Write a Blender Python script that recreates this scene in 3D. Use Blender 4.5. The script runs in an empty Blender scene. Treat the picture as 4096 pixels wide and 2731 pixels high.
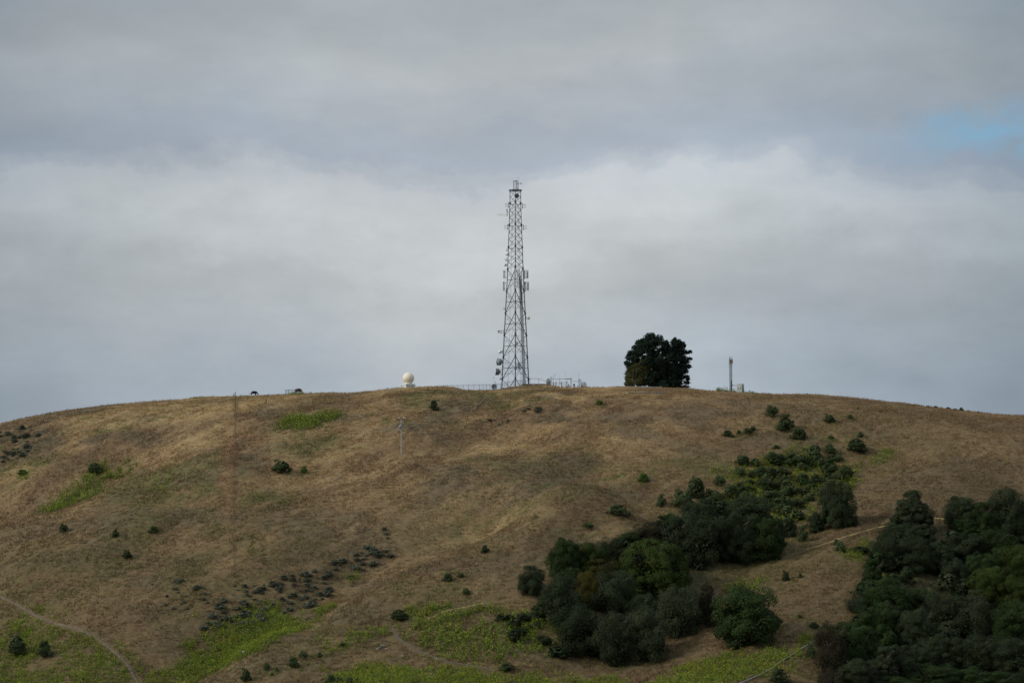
import bpy, bmesh, math, random
import numpy as np
from mathutils import Vector, Matrix

random.seed(7)
rng = np.random.default_rng(11)
scene = bpy.context.scene
COL = scene.collection
D = 4096 / 2352.0            # overview pixels -> photo pixels

# ------------------------------------------------------------------ camera model
F = 85 / 36 * 4096
PITCH = math.atan((2080 - 1365.5) / F)
CP, SP = math.cos(PITCH), math.sin(PITCH)


def ue(sx, sy):
    """photo pixel -> (x/y, z/y) of its viewing ray"""
    dx = (np.asarray(sx, float) - 2048) / F
    dy = (1365.5 - np.asarray(sy, float)) / F
    den = CP - dy * SP
    return dx / den, (SP + dy * CP) / den


def P(sx, sy, Y):
    u, e = ue(sx, sy)
    return Vector((float(u) * Y, Y, float(e) * Y))


# ------------------------------------------------------------------ noise
def _h(ix, iy, s):
    n = (ix.astype(np.int64) * 374761393 + iy.astype(np.int64) * 668265263 + s * 1274126177) & 0xFFFFFFFF
    n = ((n ^ (n >> 13)) * 1274126177) & 0xFFFFFFFF
    n = (n ^ (n >> 16)) & 0xFFFFFFFF
    return n / 4294967295.0


def vnoise(x, y, s=0):
    x = np.asarray(x, float); y = np.asarray(y, float)
    ix = np.floor(x); iy = np.floor(y)
    fx = x - ix; fy = y - iy
    fx = fx * fx * (3 - 2 * fx); fy = fy * fy * (3 - 2 * fy)
    a = _h(ix, iy, s); b = _h(ix + 1, iy, s); c = _h(ix, iy + 1, s); d = _h(ix + 1, iy + 1, s)
    return (a + (b - a) * fx) * (1 - fy) + (c + (d - c) * fx) * fy


def fbm(x, y, s=0, o=4):
    r = 0.0; a = 0.5; t = 0.0
    for k in range(o):
        r = r + a * vnoise(x, y, s + k * 17); t += a
        x = x * 2.03 + 3.7; y = y * 2.03 + 1.3; a *= 0.5
    return r / t


def smooth(a, b, x):
    t = np.clip((x - a) / (b - a), 0, 1)
    return t * t * (3 - 2 * t)


# ------------------------------------------------------------------ terrain
SIL = [(-700, 1815), (-300, 1745), (0, 1695), (85, 1675), (171, 1658), (265, 1641), (385, 1626.5), (513, 1614), (641, 1604), (726, 1600),
       (800, 1588), (939, 1586), (1041, 1582.5), (1140, 1578), (1212, 1575), (1309, 1571.6), (1400, 1573.8),
       (1500, 1564.6), (1553, 1558), (1606, 1552.5), (1691, 1548.5), (1776, 1547), (1819, 1549.7), (1840, 1556), (1861, 1564),
       (1985, 1563), (2006, 1556), (2055, 1549), (2083, 1543.5), (2181, 1541), (2210, 1543), (2243, 1550), (2276, 1552.5),
       (2342, 1550), (2417, 1551), (2459, 1548), (2650, 1551), (2757, 1555), (2808, 1561), (2885, 1566.6), (3000, 1573),
       (3123, 1578.6), (3236, 1577), (3304, 1581), (3422, 1594), (3540, 1605.6), (3628, 1614), (3712, 1628), (3859, 1644),
       (3957, 1655), (4096, 1663.5), (4400, 1700), (4900, 1770)]
_su, _se = ue([a for a, b in SIL], [b for a, b in SIL])
_us = np.linspace(-0.3, 0.31, 1400)
_ef = np.interp(_us, _su, _se)
_k = np.hanning(161); _k /= _k.sum()
_es = np.convolve(np.pad(_ef, 80, mode='edge'), _k, 'valid')
YC = 745.0


def g_drop(t):
    """fall below the sight line to the crest, t metres in front of it"""
    k, k2 = 0.34, 0.2
    a = np.where(t < 50, k / 100 * t * t, k * (t - 25))
    tt = np.clip(t - 190, 0, None)
    a = a - (k - k2) * (tt - 14 * (1 - np.exp(-tt / 14)))
    b = 0.0009 * t * t
    b = np.where(t < -220, 0.0009 * 220 ** 2 + 0.36 * (-t - 220), b)
    return np.where(t >= 0, a, b)


def z_base(X, Y):
    X = np.asarray(X, float); Y = np.asarray(Y, float)
    u = X / np.maximum(Y, 60.0)
    ef = np.interp(u, _us, _ef); es = np.interp(u, _us, _es)
    t = YC - Y
    w = np.exp(-(t / 13.0) ** 2)
    z = (es + (ef - es) * w) * Y - g_drop(t)
    z = np.where(Y > 1300, np.maximum(z, -150.0), z)
    v = np.interp(Y, [-200, 0, 20, 100, 200, 300, 400], [0, -2.2, -5, -20, -42, -60, -62])
    b = smooth(385, 455, Y)
    return v + (z - v) * b


NU, NY = 1200, 760
GU = np.linspace(-0.235, 0.235, NU)
GY = np.linspace(425, 775, NY)
_GX = GU[:, None] * GY[None, :]
_GYY = np.broadcast_to(GY[None, :], _GX.shape)
_emax = None


def set_grid(zfun):
    global _emax
    e = zfun(_GX, _GYY) / _GYY
    _emax = np.maximum.accumulate(e, axis=1)


def hitY(sx, sy):
    """depth of the ground seen at photo pixels"""
    u, e = ue(sx, sy)
    u = np.atleast_1d(u); e = np.atleast_1d(e)
    i = np.clip(np.round((u - GU[0]) / (GU[1] - GU[0])).astype(int), 0, NU - 1)
    out = np.empty(len(u))
    for n in range(len(u)):
        j = min(np.searchsorted(_emax[i[n]], e[n]), NY - 1)
        out[n] = min(GY[j], YC)
    return out


set_grid(z_base)


def line_w(pts):
    a = np.array(pts, float)
    Y = hitY(a[:, 0], a[:, 1])
    u, _ = ue(a[:, 0], a[:, 1])
    return np.stack([u * Y, Y], 1)


def dist_line(X, Y, L):
    d = np.full(np.shape(X), 1e9)
    for (x0, y0), (x1, y1) in zip(L[:-1], L[1:]):
        dx, dy = x1 - x0, y1 - y0
        q = np.clip(((X - x0) * dx + (Y - y0) * dy) / (dx * dx + dy * dy + 1e-9), 0, 1)
        d = np.minimum(d, np.hypot(X - x0 - q * dx, Y - y0 - q * dy))
    return d


BUMPS = [
    (line_w([(500, 2790), (700, 2705), (900, 2655), (1120, 2590), (1400, 2560)]), 2.4, 9),
    (line_w([(620, 2690), (900, 2560), (1150, 2480), (1300, 2380), (1560, 2230), (1900, 2080)]), -7.0, 15),
    (line_w([(1080, 2560), (1340, 2400), (1560, 2300), (1900, 2180), (2300, 2030)]), 4.6, 11),
    (line_w([(2250, 2680), (2500, 2480), (2800, 2250), (3100, 2050), (3350, 1880)]), -4.5, 22),
    (line_w([(3150, 2600), (3300, 2350), (3500, 2150), (3700, 1950)]), 2.5, 18),
    (line_w([(0, 2000), (250, 1950), (480, 1850)]), -4.2, 13),
    (line_w([(100, 2280), (500, 2120), (900, 1950)]), 4.0, 17),
    (line_w([(1500, 1900), (1800, 1800), (2000, 1740)]), -2.0, 11),
]
TRAILS = [
    ('path', line_w([(-60, 2388), (0, 2407), (60, 2428), (120, 2448), (170, 2470), (260, 2505), (330, 2525), (380, 2533), (430, 2565), (500, 2605), (560, 2650), (600, 2700)]), 0.42),
    ('path', line_w([(1570, 2480), (1582, 2520), (1600, 2545), (1660, 2575), (1730, 2605), (1790, 2630), (1900, 2640), (2000, 2652)]), 0.34),
    ('path', line_w([(3215, 2184), (3250, 2178), (3390, 2155), (3480, 2140), (3660, 2110), (3830, 2102)]), 0.24),
    ('path', line_w([(1700, 2466), (1790, 2437), (1880, 2416), (1950, 2398)]), 0.2),
]


def z_smooth(X, Y):
    z = z_base(X, Y)
    w = smooth(12, 60, YC - Y) * smooth(440, 480, Y)
    for L, a, s in BUMPS:
        d = dist_line(X, Y, L)
        z = z + a * np.exp(-(d / s) ** 2) * w
    z = z + w * 4.6 * (fbm(np.asarray(X) / 30, np.asarray(Y) / 34, 5, 3) - 0.5)
    return z


set_grid(z_smooth)


def trail_mask(X, Y):
    m = np.zeros(np.shape(X))
    for n, L, w in TRAILS:
        m = np.maximum(m, 1 - smooth(w, w + 0.7, dist_line(X, Y, L)))
    return m


def gz(x, y):
    return float(z_smooth(np.array([x]), np.array([y]))[0])


def ground_px(sx, sy):
    Y = float(hitY([sx], [sy])[0])
    u, _ = ue(sx, sy)
    x = float(u) * Y
    return Vector((x, Y, gz(x, Y)))


# ------------------------------------------------------------------ mesh / object helpers
def mesh_np(name, V, Fc, mat, col=None, smoothed=False):
    me = bpy.data.meshes.new(name)
    V = np.ascontiguousarray(V, np.float32); Fc = np.ascontiguousarray(Fc, np.int32)
    n, k = Fc.shape
    me.vertices.add(len(V)); me.vertices.foreach_set('co', V.ravel())
    me.loops.add(n * k); me.loops.foreach_set('vertex_index', Fc.ravel())
    me.polygons.add(n)
    me.polygons.foreach_set('loop_start', np.arange(0, n * k, k, dtype=np.int32))
    me.polygons.foreach_set('use_smooth', np.full(n, smoothed, dtype=bool))
    if col is not None:
        at = me.color_attributes.new('Col', 'FLOAT_COLOR', 'POINT')
        c4 = np.ones((len(V), 4), np.float32); c4[:, :3] = col
        at.data.foreach_set('color', c4.ravel())
    me.update(calc_edges=True)
    if mat: me.materials.append(mat)
    return me


def link(name, me, parent=None, loc=None):
    o = bpy.data.objects.new(name, me); COL.objects.link(o)
    if loc is not None: o.location = loc
    if parent is not None: o.parent = parent
    return o


def tag(o, label=None, cat=None, group=None, kind=None):
    if label: o['label'] = label
    if cat: o['category'] = cat
    if group: o['group'] = group
    if kind: o['kind'] = kind
    return o


def thing(name, label, cat, loc=(0, 0, 0), rz=0, group=None):
    o = bpy.data.objects.new(name, None); COL.objects.link(o)
    o.location = loc; o.rotation_euler = (0, 0, rz); o.empty_display_size = 0.2
    return tag(o, label, cat, group)


class MB:
    def __init__(s): s.v = []; s.f = []

    def tube(s, p, q, r, n=6, r2=None, cap=True):
        p = Vector(p); q = Vector(q); d = q - p
        if d.length < 1e-6: return s
        d.normalize()
        a = d.orthogonal().normalized(); b = d.cross(a)
        r2 = r if r2 is None else r2
        o = len(s.v)
        for c, rr in ((p, r), (q, r2)):
            for i in range(n):
                t = 2 * math.pi * i / n
                s.v.append(c + a * (rr * math.cos(t)) + b * (rr * math.sin(t)))
        for i in range(n):
            j = (i + 1) % n
            s.f.append((o + i, o + j, o + n + j, o + n + i))
        if cap:
            s.f.append(tuple(o + i for i in range(n))[::-1]); s.f.append(tuple(o + n + i for i in range(n)))
        return s

    def path(s, pts, r, n=6):
        for a, b in zip(pts[:-1], pts[1:]): s.tube(a, b, r, n)
        return s

    def box(s, c, size, rz=0, M=None):
        c = Vector(c); o = len(s.v)
        R = M if M is not None else Matrix.Rotation(rz, 3, 'Z')
        x, y, z = size[0] / 2, size[1] / 2, size[2] / 2
        for k in ((-x, -y, -z), (x, -y, -z), (x, y, -z), (-x, y, -z), (-x, -y, z), (x, -y, z), (x, y, z), (-x, y, z)):
            s.v.append(c + R @ Vector(k))
        for f in ((0, 3, 2, 1), (4, 5, 6, 7), (0, 1, 5, 4), (1, 2, 6, 5), (2, 3, 7, 6), (3, 0, 4, 7)):
            s.f.append(tuple(o + i for i in f))
        return s

    def lathe(s, prof, origin, axis, n=20):
        """prof: (radius, distance along axis) pairs"""
        origin = Vector(origin); d = Vector(axis).normalized()
        a = d.orthogonal().normalized(); b = d.cross(a); o = len(s.v)
        for r, h in prof:
            r = max(r, 0.002)
            for i in range(n):
                t = 2 * math.pi * i / n
                s.v.append(origin + d * h + a * (r * math.cos(t)) + b * (r * math.sin(t)))
        for k in range(len(prof) - 1):
            for i in range(n):
                j = (i + 1) % n
                s.f.append((o + k * n + i, o + k * n + j, o + (k + 1) * n + j, o + (k + 1) * n + i))
        s.f.append(tuple(o + i for i in range(n))[::-1])
        m = o + (len(prof) - 1) * n
        s.f.append(tuple(m + i for i in range(n)))
        return s

    def build(s, name, mat, parent=None, smoothed=False, origin=None):
        me = bpy.data.meshes.new(name)
        org = Vector(origin) if origin is not None else (parent.location.copy() if parent is not None and parent.parent is None else Vector((0, 0, 0)))
        me.from_pydata([tuple(Vector(v) - org) for v in s.v], [], s.f)
        if smoothed:
            me.polygons.foreach_set('use_smooth', [True] * len(me.polygons))
        me.update(); me.materials.append(mat)
        o = link(name, me, parent)
        if parent is None: o.location = org
        return o


# ------------------------------------------------------------------ materials
def pmat(name, col, rough=0.8, metal=0.0, noise=0.0, nscale=3.0, spec=0.3, rnd=0.0, trans=0.0, stretch=None):
    m = bpy.data.materials.new(name); m.use_nodes = True
    nt = m.node_tree; b = nt.nodes['Principled BSDF']
    b.inputs['Roughness'].default_value = rough; b.inputs['Metallic'].default_value = metal
    b.inputs['Specular IOR Level'].default_value = spec
    b.inputs['Base Color'].default_value = (*col, 1)
    last = None
    if noise > 0:
        tc = nt.nodes.new('ShaderNodeTexCoord'); n = nt.nodes.new('ShaderNodeTexNoise')
        n.inputs['Scale'].default_value = nscale; n.inputs['Detail'].default_value = 5
        if stretch:
            mp = nt.nodes.new('ShaderNodeMapping'); mp.inputs['Scale'].default_value = stretch
            nt.links.new(tc.outputs['Object'], mp.inputs[0]); nt.links.new(mp.outputs[0], n.inputs['Vector'])
        else:
            nt.links.new(tc.outputs['Object'], n.inputs['Vector'])
        mr = nt.nodes.new('ShaderNodeMapRange')
        mr.inputs['From Min'].default_value = 0.3; mr.inputs['From Max'].default_value = 0.7
        mr.inputs['To Min'].default_value = 1 - noise; mr.inputs['To Max'].default_value = 1 + noise
        nt.links.new(n.outputs['Fac'], mr.inputs['Value'])
        last = mr.outputs[0]
    if rnd > 0:
        oi = nt.nodes.new('ShaderNodeObjectInfo'); mr2 = nt.nodes.new('ShaderNodeMapRange')
        mr2.inputs['To Min'].default_value = 1 - rnd; mr2.inputs['To Max'].default_value = 1 + rnd
        nt.links.new(oi.outputs['Random'], mr2.inputs['Value'])
        if last is not None:
            mu = nt.nodes.new('ShaderNodeMath'); mu.operation = 'MULTIPLY'
            nt.links.new(last, mu.inputs[0]); nt.links.new(mr2.outputs[0], mu.inputs[1]); last = mu.outputs[0]
        else:
            last = mr2.outputs[0]
    if last is not None:
        vm = nt.nodes.new('ShaderNodeVectorMath'); vm.operation = 'SCALE'
        vm.inputs[0].default_value = col
        nt.links.new(last, vm.inputs['Scale']); nt.links.new(vm.outputs[0], b.inputs['Base Color'])
    return m


def vcol_mat(name, noise=0.25, nscale=1.2, bump=0.0, spec=0.1):
    m = bpy.data.materials.new(name); m.use_nodes = True
    nt = m.node_tree; b = nt.nodes['Principled BSDF']
    b.inputs['Roughness'].default_value = 0.95; b.inputs['Specular IOR Level'].default_value = spec
    a = nt.nodes.new('ShaderNodeAttribute'); a.attribute_name = 'Col'
    tc = nt.nodes.new('ShaderNodeTexCoord'); n = nt.nodes.new('ShaderNodeTexNoise')
    n.inputs['Scale'].default_value = nscale; n.inputs['Detail'].default_value = 8; n.inputs['Roughness'].default_value = 0.65
    nt.links.new(tc.outputs['Object'], n.inputs['Vector'])
    mr = nt.nodes.new('ShaderNodeMapRange')
    mr.inputs['From Min'].default_value = 0.3; mr.inputs['From Max'].default_value = 0.7
    mr.inputs['To Min'].default_value = 1 - noise; mr.inputs['To Max'].default_value = 1 + noise
    nt.links.new(n.outputs['Fac'], mr.inputs['Value'])
    vm = nt.nodes.new('ShaderNodeVectorMath'); vm.operation = 'SCALE'
    nt.links.new(a.outputs['Color'], vm.inputs[0]); nt.links.new(mr.outputs[0], vm.inputs['Scale'])
    nt.links.new(vm.outputs[0], b.inputs['Base Color'])
    if bump > 0:
        bp = nt.nodes.new('ShaderNodeBump'); bp.inputs['Strength'].default_value = bump; bp.inputs['Distance'].default_value = 0.3
        nt.links.new(n.outputs['Fac'], bp.inputs['Height']); nt.links.new(bp.outputs[0], b.inputs['Normal'])
    return m


M = dict(
    ground=vcol_mat('dry_hillside', 0.3, 0.9, 0.6), grass=vcol_mat('dry_grass_blades', 0.15, 0.6),
    weed=vcol_mat('weed_leaves', 0.15, 0.8),
    steel=pmat('galvanised_steel', (0.085, 0.092, 0.10), 0.6, 0.2, 0.25, 1.5),
    steel_dark=pmat('dark_steel', (0.05, 0.055, 0.06), 0.6, 0.2, 0.2, 1.5),
    steel_light=pmat('pale_galvanised_steel', (0.26, 0.28, 0.29), 0.6, 0.2, 0.2, 2),
    white=pmat('white_plastic', (0.68, 0.69, 0.68), 0.5, 0, 0.06, 1.5),
    pale=pmat('pale_grey_plastic', (0.45, 0.46, 0.45), 0.5, 0, 0.08, 2),
    cream=pmat('cream_plastic', (0.62, 0.58, 0.44), 0.5, 0, 0.08, 2),
    grey=pmat('grey_paint', (0.20, 0.23, 0.25), 0.6, 0, 0.15, 2),
    greydk=pmat('dark_grey_paint', (0.09, 0.105, 0.125), 0.6, 0, 0.12, 2),
    radome=pmat('cream_radome', (0.74, 0.675, 0.52), 0.55, 0, 0.10, 0.5),
    shelter=pmat('white_shelter_paint', (0.66, 0.67, 0.66), 0.6, 0, 0.08, 1.5),
    concrete=pmat('weathered_concrete', (0.16, 0.165, 0.158), 0.9, 0, 0.25, 1.0),
    cabinet=pmat('grey_green_cabinet', (0.36, 0.39, 0.36), 0.6, 0, 0.08, 1.2),
    vent=pmat('dark_vent', (0.10, 0.115, 0.11), 0.7),
    pole=pmat('weathered_wood', (0.325, 0.30, 0.28), 0.9, 0, 0.25, 2, stretch=(6, 6, 0.5)),
    wood_dk=pmat('dark_old_wood', (0.085, 0.07, 0.06), 0.9, 0, 0.3, 2),
    bark=pmat('bark', (0.10, 0.085, 0.07), 0.95, 0, 0.3, 3),
    deadwood=pmat('bleached_wood', (0.34, 0.32, 0.29), 0.9, 0, 0.2, 3),
    cow=pmat('black_hide', (0.010, 0.011, 0.016), 0.7, 0, 0.3, 3),
    cowb=pmat('brown_hide', (0.045, 0.028, 0.020), 0.8, 0, 0.3, 3),
    rock=pmat('grey_rock', (0.13, 0.13, 0.13), 0.9, 0, 0.35, 3),
    rockp=pmat('pale_rock', (0.36, 0.38, 0.38), 0.9, 0, 0.2, 3),
    dirt=pmat('trail_dirt', (0.130, 0.097, 0.062), 0.95, 0, 0.3, 1.2),
    dirtdk=pmat('dark_trail_dirt', (0.095, 0.074, 0.050), 0.95, 0, 0.3, 1.2),
    straw=pmat('straw_trail', (0.30, 0.225, 0.09), 0.95, 0, 0.3, 1.2),
    mastpanel=pmat('brownish_antenna_paint', (0.16, 0.105, 0.08), 0.7),
    black=pmat('black_plastic', (0.012, 0.012, 0.014), 0.5),
    pipe=pmat('pale_pipe', (0.27, 0.255, 0.23), 0.7, 0, 0.2, 2),
)


def leafmat(name, c, rnd=0.15, noise=0.35, ns=0.9):
    return pmat(name, c, 0.85, 0, noise, ns, 0.08, rnd)


L = dict(
    green=leafmat('green_oak_leaves', (0.0326, 0.0488, 0.0104)),
    dark=leafmat('dark_oak_leaves', (0.0270, 0.0380, 0.0170)),
    deep=leafmat('deep_green_leaves', (0.0250, 0.0420, 0.0120)),
    grey=leafmat('grey_green_leaves', (0.0360, 0.0460, 0.0220)),
    olive=leafmat('olive_leaves', (0.0444, 0.0422, 0.0118)),
    yellow=leafmat('yellow_olive_leaves', (0.0629, 0.0555, 0.0104)),
    brown=leafmat('brown_olive_leaves', (0.0340, 0.0303, 0.0163)),
    pine=leafmat('pine_needles', (0.020, 0.034, 0.022), 0.05),
    cypress=leafmat('olive_cypress_leaves', (0.075, 0.074, 0.024), 0.05, 0.3, 0.7),
    shrub=leafmat('shrub_leaves', (0.050, 0.066, 0.026), 0.3),
    shrubb=leafmat('bright_shrub_leaves', (0.065, 0.100, 0.024)),
    sage=leafmat('sagebrush_leaves', (0.088, 0.096, 0.064), 0.4),
)

# ------------------------------------------------------------------ camera, sun, sky
cam = bpy.data.cameras.new('camera'); co = bpy.data.objects.new('camera', cam); COL.objects.link(co)
cam.lens = 85; cam.sensor_width = 36; cam.clip_start = 1; cam.clip_end = 20000
co.location = (0, 0, 0); co.rotation_euler = (math.pi / 2 + PITCH, 0, 0)
scene.camera = co

SUN = Vector((-0.80, -0.34, 0.46)).normalized()
sl = bpy.data.lights.new('sun', 'SUN'); sl.energy = 2.4; sl.angle = math.radians(10); sl.color = (1.0, 0.95, 0.87)
so = bpy.data.objects.new('sun', sl); COL.objects.link(so)
so.rotation_euler = SUN.to_track_quat('Z', 'Y').to_euler(); so.location = (0, 300, 300)

w = bpy.data.worlds.new('World'); scene.world = w; w.use_nodes = True
nt = w.node_tree; nt.nodes.clear()
N = nt.nodes.new; LK = nt.links.new
out = N('ShaderNodeOutputWorld')
sky = N('ShaderNodeTexSky'); sky.sky_type = 'NISHITA'; sky.sun_disc = False
sky.sun_elevation = math.asin(SUN.z); sky.sun_rotation = math.atan2(SUN.x, SUN.y)
bg1 = N('ShaderNodeBackground'); bg1.inputs[1].default_value = 0.1; LK(sky.outputs[0], bg1.inputs[0])
tc = N('ShaderNodeTexCoord'); sep = N('ShaderNodeSeparateXYZ'); LK(tc.outputs['Generated'], sep.inputs[0])


def mth(op, a, b=None, c=None, clamp=False):
    n = N('ShaderNodeMath'); n.operation = op; n.use_clamp = clamp
    for i, v in enumerate((a, b, c)):
        if v is None: continue
        if isinstance(v, (int, float)): n.inputs[i].default_value = v
        else: LK(v, n.inputs[i])
    return n.outputs[0]


az = mth('ARCTAN2', sep.outputs[0], sep.outputs[1])
el = mth('ARCSINE', sep.outputs[2])


def nz(sx, sy, scale, detail=5, rough=0.55, off=0.0):
    cb = N('ShaderNodeCombineXYZ'); LK(mth('MULTIPLY', az, sx), cb.inputs[0]); LK(mth('MULTIPLY', el, sy), cb.inputs[1]); cb.inputs[2].default_value = off
    n = N('ShaderNodeTexNoise'); n.inputs['Scale'].default_value = scale; n.inputs['Detail'].default_value = detail; n.inputs['Roughness'].default_value = rough
    LK(cb.outputs[0], n.inputs['Vector'])
    return n.outputs['Fac']


def azr(dx): return ((dx * D - 2048) / F + 0.25) / 0.5


def elr(dy): return (2080 - dy * D) / F


def ramp(inp, stops, interp='B_SPLINE'):
    r = N('ShaderNodeValToRGB'); r.color_ramp.interpolation = interp
    els = r.color_ramp.elements
    while len(els) > 1: els.remove(els[-1])
    for i, (p, c) in enumerate(stops):
        e = els[0] if i == 0 else els.new(p)
        e.position = p; e.color = (*c, 1) if len(c) == 3 else c
    LK(inp, r.inputs[0]); return r.outputs[0]


azn = mth('MULTIPLY_ADD', az, 2.0, 0.5, clamp=True)
# height of the upper edge of the bright bank, by azimuth (0.5 = mean)
EDGE = [(-200, 440), (0, 425), (200, 400), (400, 405), (650, 400), (850, 440), (1000, 465), (1200, 440), (1400, 395), (1650, 365), (1900, 345), (2050, 400), (2250, 430), (2352, 420)]
edge = ramp(azn, [(azr(x), ((400 - y) / 300 + 0.5,) * 3) for x, y in EDGE])
n1 = nz(10, 17, 1.0, 7, 0.6, 3.3)
n2 = nz(30, 38, 1.0, 8, 0.62, 8.1)
n3 = nz(7, 30, 1.0, 5, 0.5, 1.7)
offs = mth('MULTIPLY', mth('SUBTRACT', edge, 0.5), -300 * D / F)
elw = mth('ADD', el, offs)
elw = mth('ADD', elw, mth('MULTIPLY', mth('SUBTRACT', n1, 0.5), 0.040))
elw = mth('ADD', elw, mth('MULTIPLY', mth('SUBTRACT', n2, 0.5), 0.034))


def lin(r, g, b):
    f = lambda c: ((c / 255 + 0.055) / 1.055) ** 2.4 if c > 10 else c / 255 / 12.92
    return (f(r), f(g), f(b))


EMAX = 0.30
stops = [(0.0, lin(172, 182, 192)), (elr(900), lin(173, 183, 192)), (elr(820), lin(177, 186, 194)), (elr(740), lin(181, 188, 193)), (elr(640), lin(187, 192, 195)),
         (elr(550), lin(197, 202, 205)), (elr(480), lin(204, 209, 212)), (elr(430), lin(199, 205, 210)), (elr(385), lin(184, 192, 201)), (elr(345), lin(173, 183, 195)),
         (elr(300), lin(171, 181, 192)), (elr(220), lin(177, 184, 191)), (elr(120), lin(182, 188, 192)), (elr(0), lin(174, 182, 188)), (EMAX, lin(181, 188, 194))]
bank = ramp(mth('DIVIDE', elw, EMAX, clamp=True), [(max(p, 0) / EMAX, c) for p, c in stops], 'EASE')
# slow brightness changes inside the cloud
var = mth('MULTIPLY_ADD', mth('SUBTRACT', n3, 0.5), 0.42, 1.0)
var = mth('MULTIPLY', var, mth('MULTIPLY_ADD', mth('SUBTRACT', n1, 0.5), 0.30, 1.0))
n4 = nz(34, 60, 1.0, 8, 0.62, 5.2)
var = mth('MULTIPLY', var, mth('MULTIPLY_ADD', mth('SUBTRACT', n4, 0.5), 0.16, 1.0))
# lens falloff painted into the sky: brightest round the mast, dimmer to both sides
side = ramp(azn, [(0.0, (.60, .64, .68)), (azr(-50), (.70, .735, .77)), (azr(250), (.86, .88, .895)), (azr(700), (1.0, 1.005, 1.01)), (azr(1350), (1.06, 1.065, 1.07)), (azr(1800), (.93, .95, .965)), (azr(2150), (.77, .81, .85)), (azr(2352), (.66, .715, .765)), (1.0, (.58, .63, .68))])
bk = N('ShaderNodeMapRange'); LK(sep.outputs[1], bk.inputs[0])  # sky behind the camera made brighter, added as fill from the front
bk.inputs['From Min'].default_value = 0.2; bk.inputs['From Max'].default_value = -0.5; bk.inputs['To Min'].default_value = 1.0; bk.inputs['To Max'].default_value = 1.3
zen = N('ShaderNodeMapRange'); zen.interpolation_type = 'SMOOTHSTEP'; LK(el, zen.inputs[0])
zen.inputs['From Min'].default_value = 0.22; zen.inputs['From Max'].default_value = 0.9; zen.inputs['To Min'].default_value = 1.0; zen.inputs['To Max'].default_value = 1.9
var = mth('MULTIPLY', mth('MULTIPLY', var, zen.outputs[0]), bk.outputs[0])
vs = N('ShaderNodeVectorMath'); vs.operation = 'SCALE'; sv = N('ShaderNodeVectorMath'); sv.operation = 'MULTIPLY'; LK(bank, sv.inputs[0]); LK(side, sv.inputs[1]); LK(sv.outputs[0], vs.inputs[0]); LK(var, vs.inputs['Scale'])
bg2 = N('ShaderNodeBackground'); bg2.inputs[1].default_value = 1.0; LK(vs.outputs[0], bg2.inputs[0])
# gap in the cloud, upper right
gx = mth('DIVIDE', mth('SUBTRACT', az, (2265 * D - 2048) / F), 165 * D / F)
gy = mth('DIVIDE', mth('SUBTRACT', mth('ADD', el, mth('MULTIPLY', mth('SUBTRACT', n2, 0.5), 0.045)), elr(328)), 42 * D / F)
gd = mth('ADD', mth('POWER', mth('ABSOLUTE', gx), 2.0), mth('POWER', mth('ABSOLUTE', gy), 2.0))
gap = mth('EXPONENT', mth('MULTIPLY', gd, -1.0))
gap = mth('MULTIPLY', gap, mth('MULTIPLY_ADD', mth('POWER', n4, 1.0), 1.9, 0.15), clamp=True)
bgb = N('ShaderNodeBackground'); bgb.inputs[0].default_value = (*lin(126, 176, 208), 1); bgb.inputs[1].default_value = 1.0
mxb = N('ShaderNodeMixShader'); mxb.inputs[0].default_value = 0.75; LK(bg1.outputs[0], mxb.inputs[1]); LK(bgb.outputs[0], mxb.inputs[2])
mx = N('ShaderNodeMixShader'); LK(mth('MULTIPLY', gap, 0.8), mx.inputs[0]); LK(bg2.outputs[0], mx.inputs[1]); LK(mxb.outputs[0], mx.inputs[2])
LK(mx.outputs[0], out.inputs[0])

scene.view_settings.view_transform = 'Standard'; scene.view_settings.look = 'None'
scene.view_settings.exposure = -0.07; scene.view_settings.gamma = 1
scene.cycles.max_bounces = 4; scene.cycles.diffuse_bounces = 2

# ------------------------------------------------------------------ ground colours (plant cover, with lens falloff and gully shade painted in)
TAN = np.array([0.262, 0.172, 0.085]); GOLD = np.array([0.345, 0.240, 0.115]); BROWN = np.array([0.158, 0.102, 0.055])
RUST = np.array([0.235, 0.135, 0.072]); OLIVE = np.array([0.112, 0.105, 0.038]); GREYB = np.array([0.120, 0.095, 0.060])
MOSS = np.array([0.085, 0.10, 0.032])


def ellD(dx, dy, rx, ry, rot=0.0):
    return (dx * D, dy * D, rx * D, ry * D, rot)


def to_px(X, Y, Z):
    """photo pixel of ground points (used to lay the ground colour map of the hill)"""
    f = Y * CP + Z * SP
    upv = -Y * SP + Z * CP
    return 2048 + F * X / f, 1365.5 - F * upv / f


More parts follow.
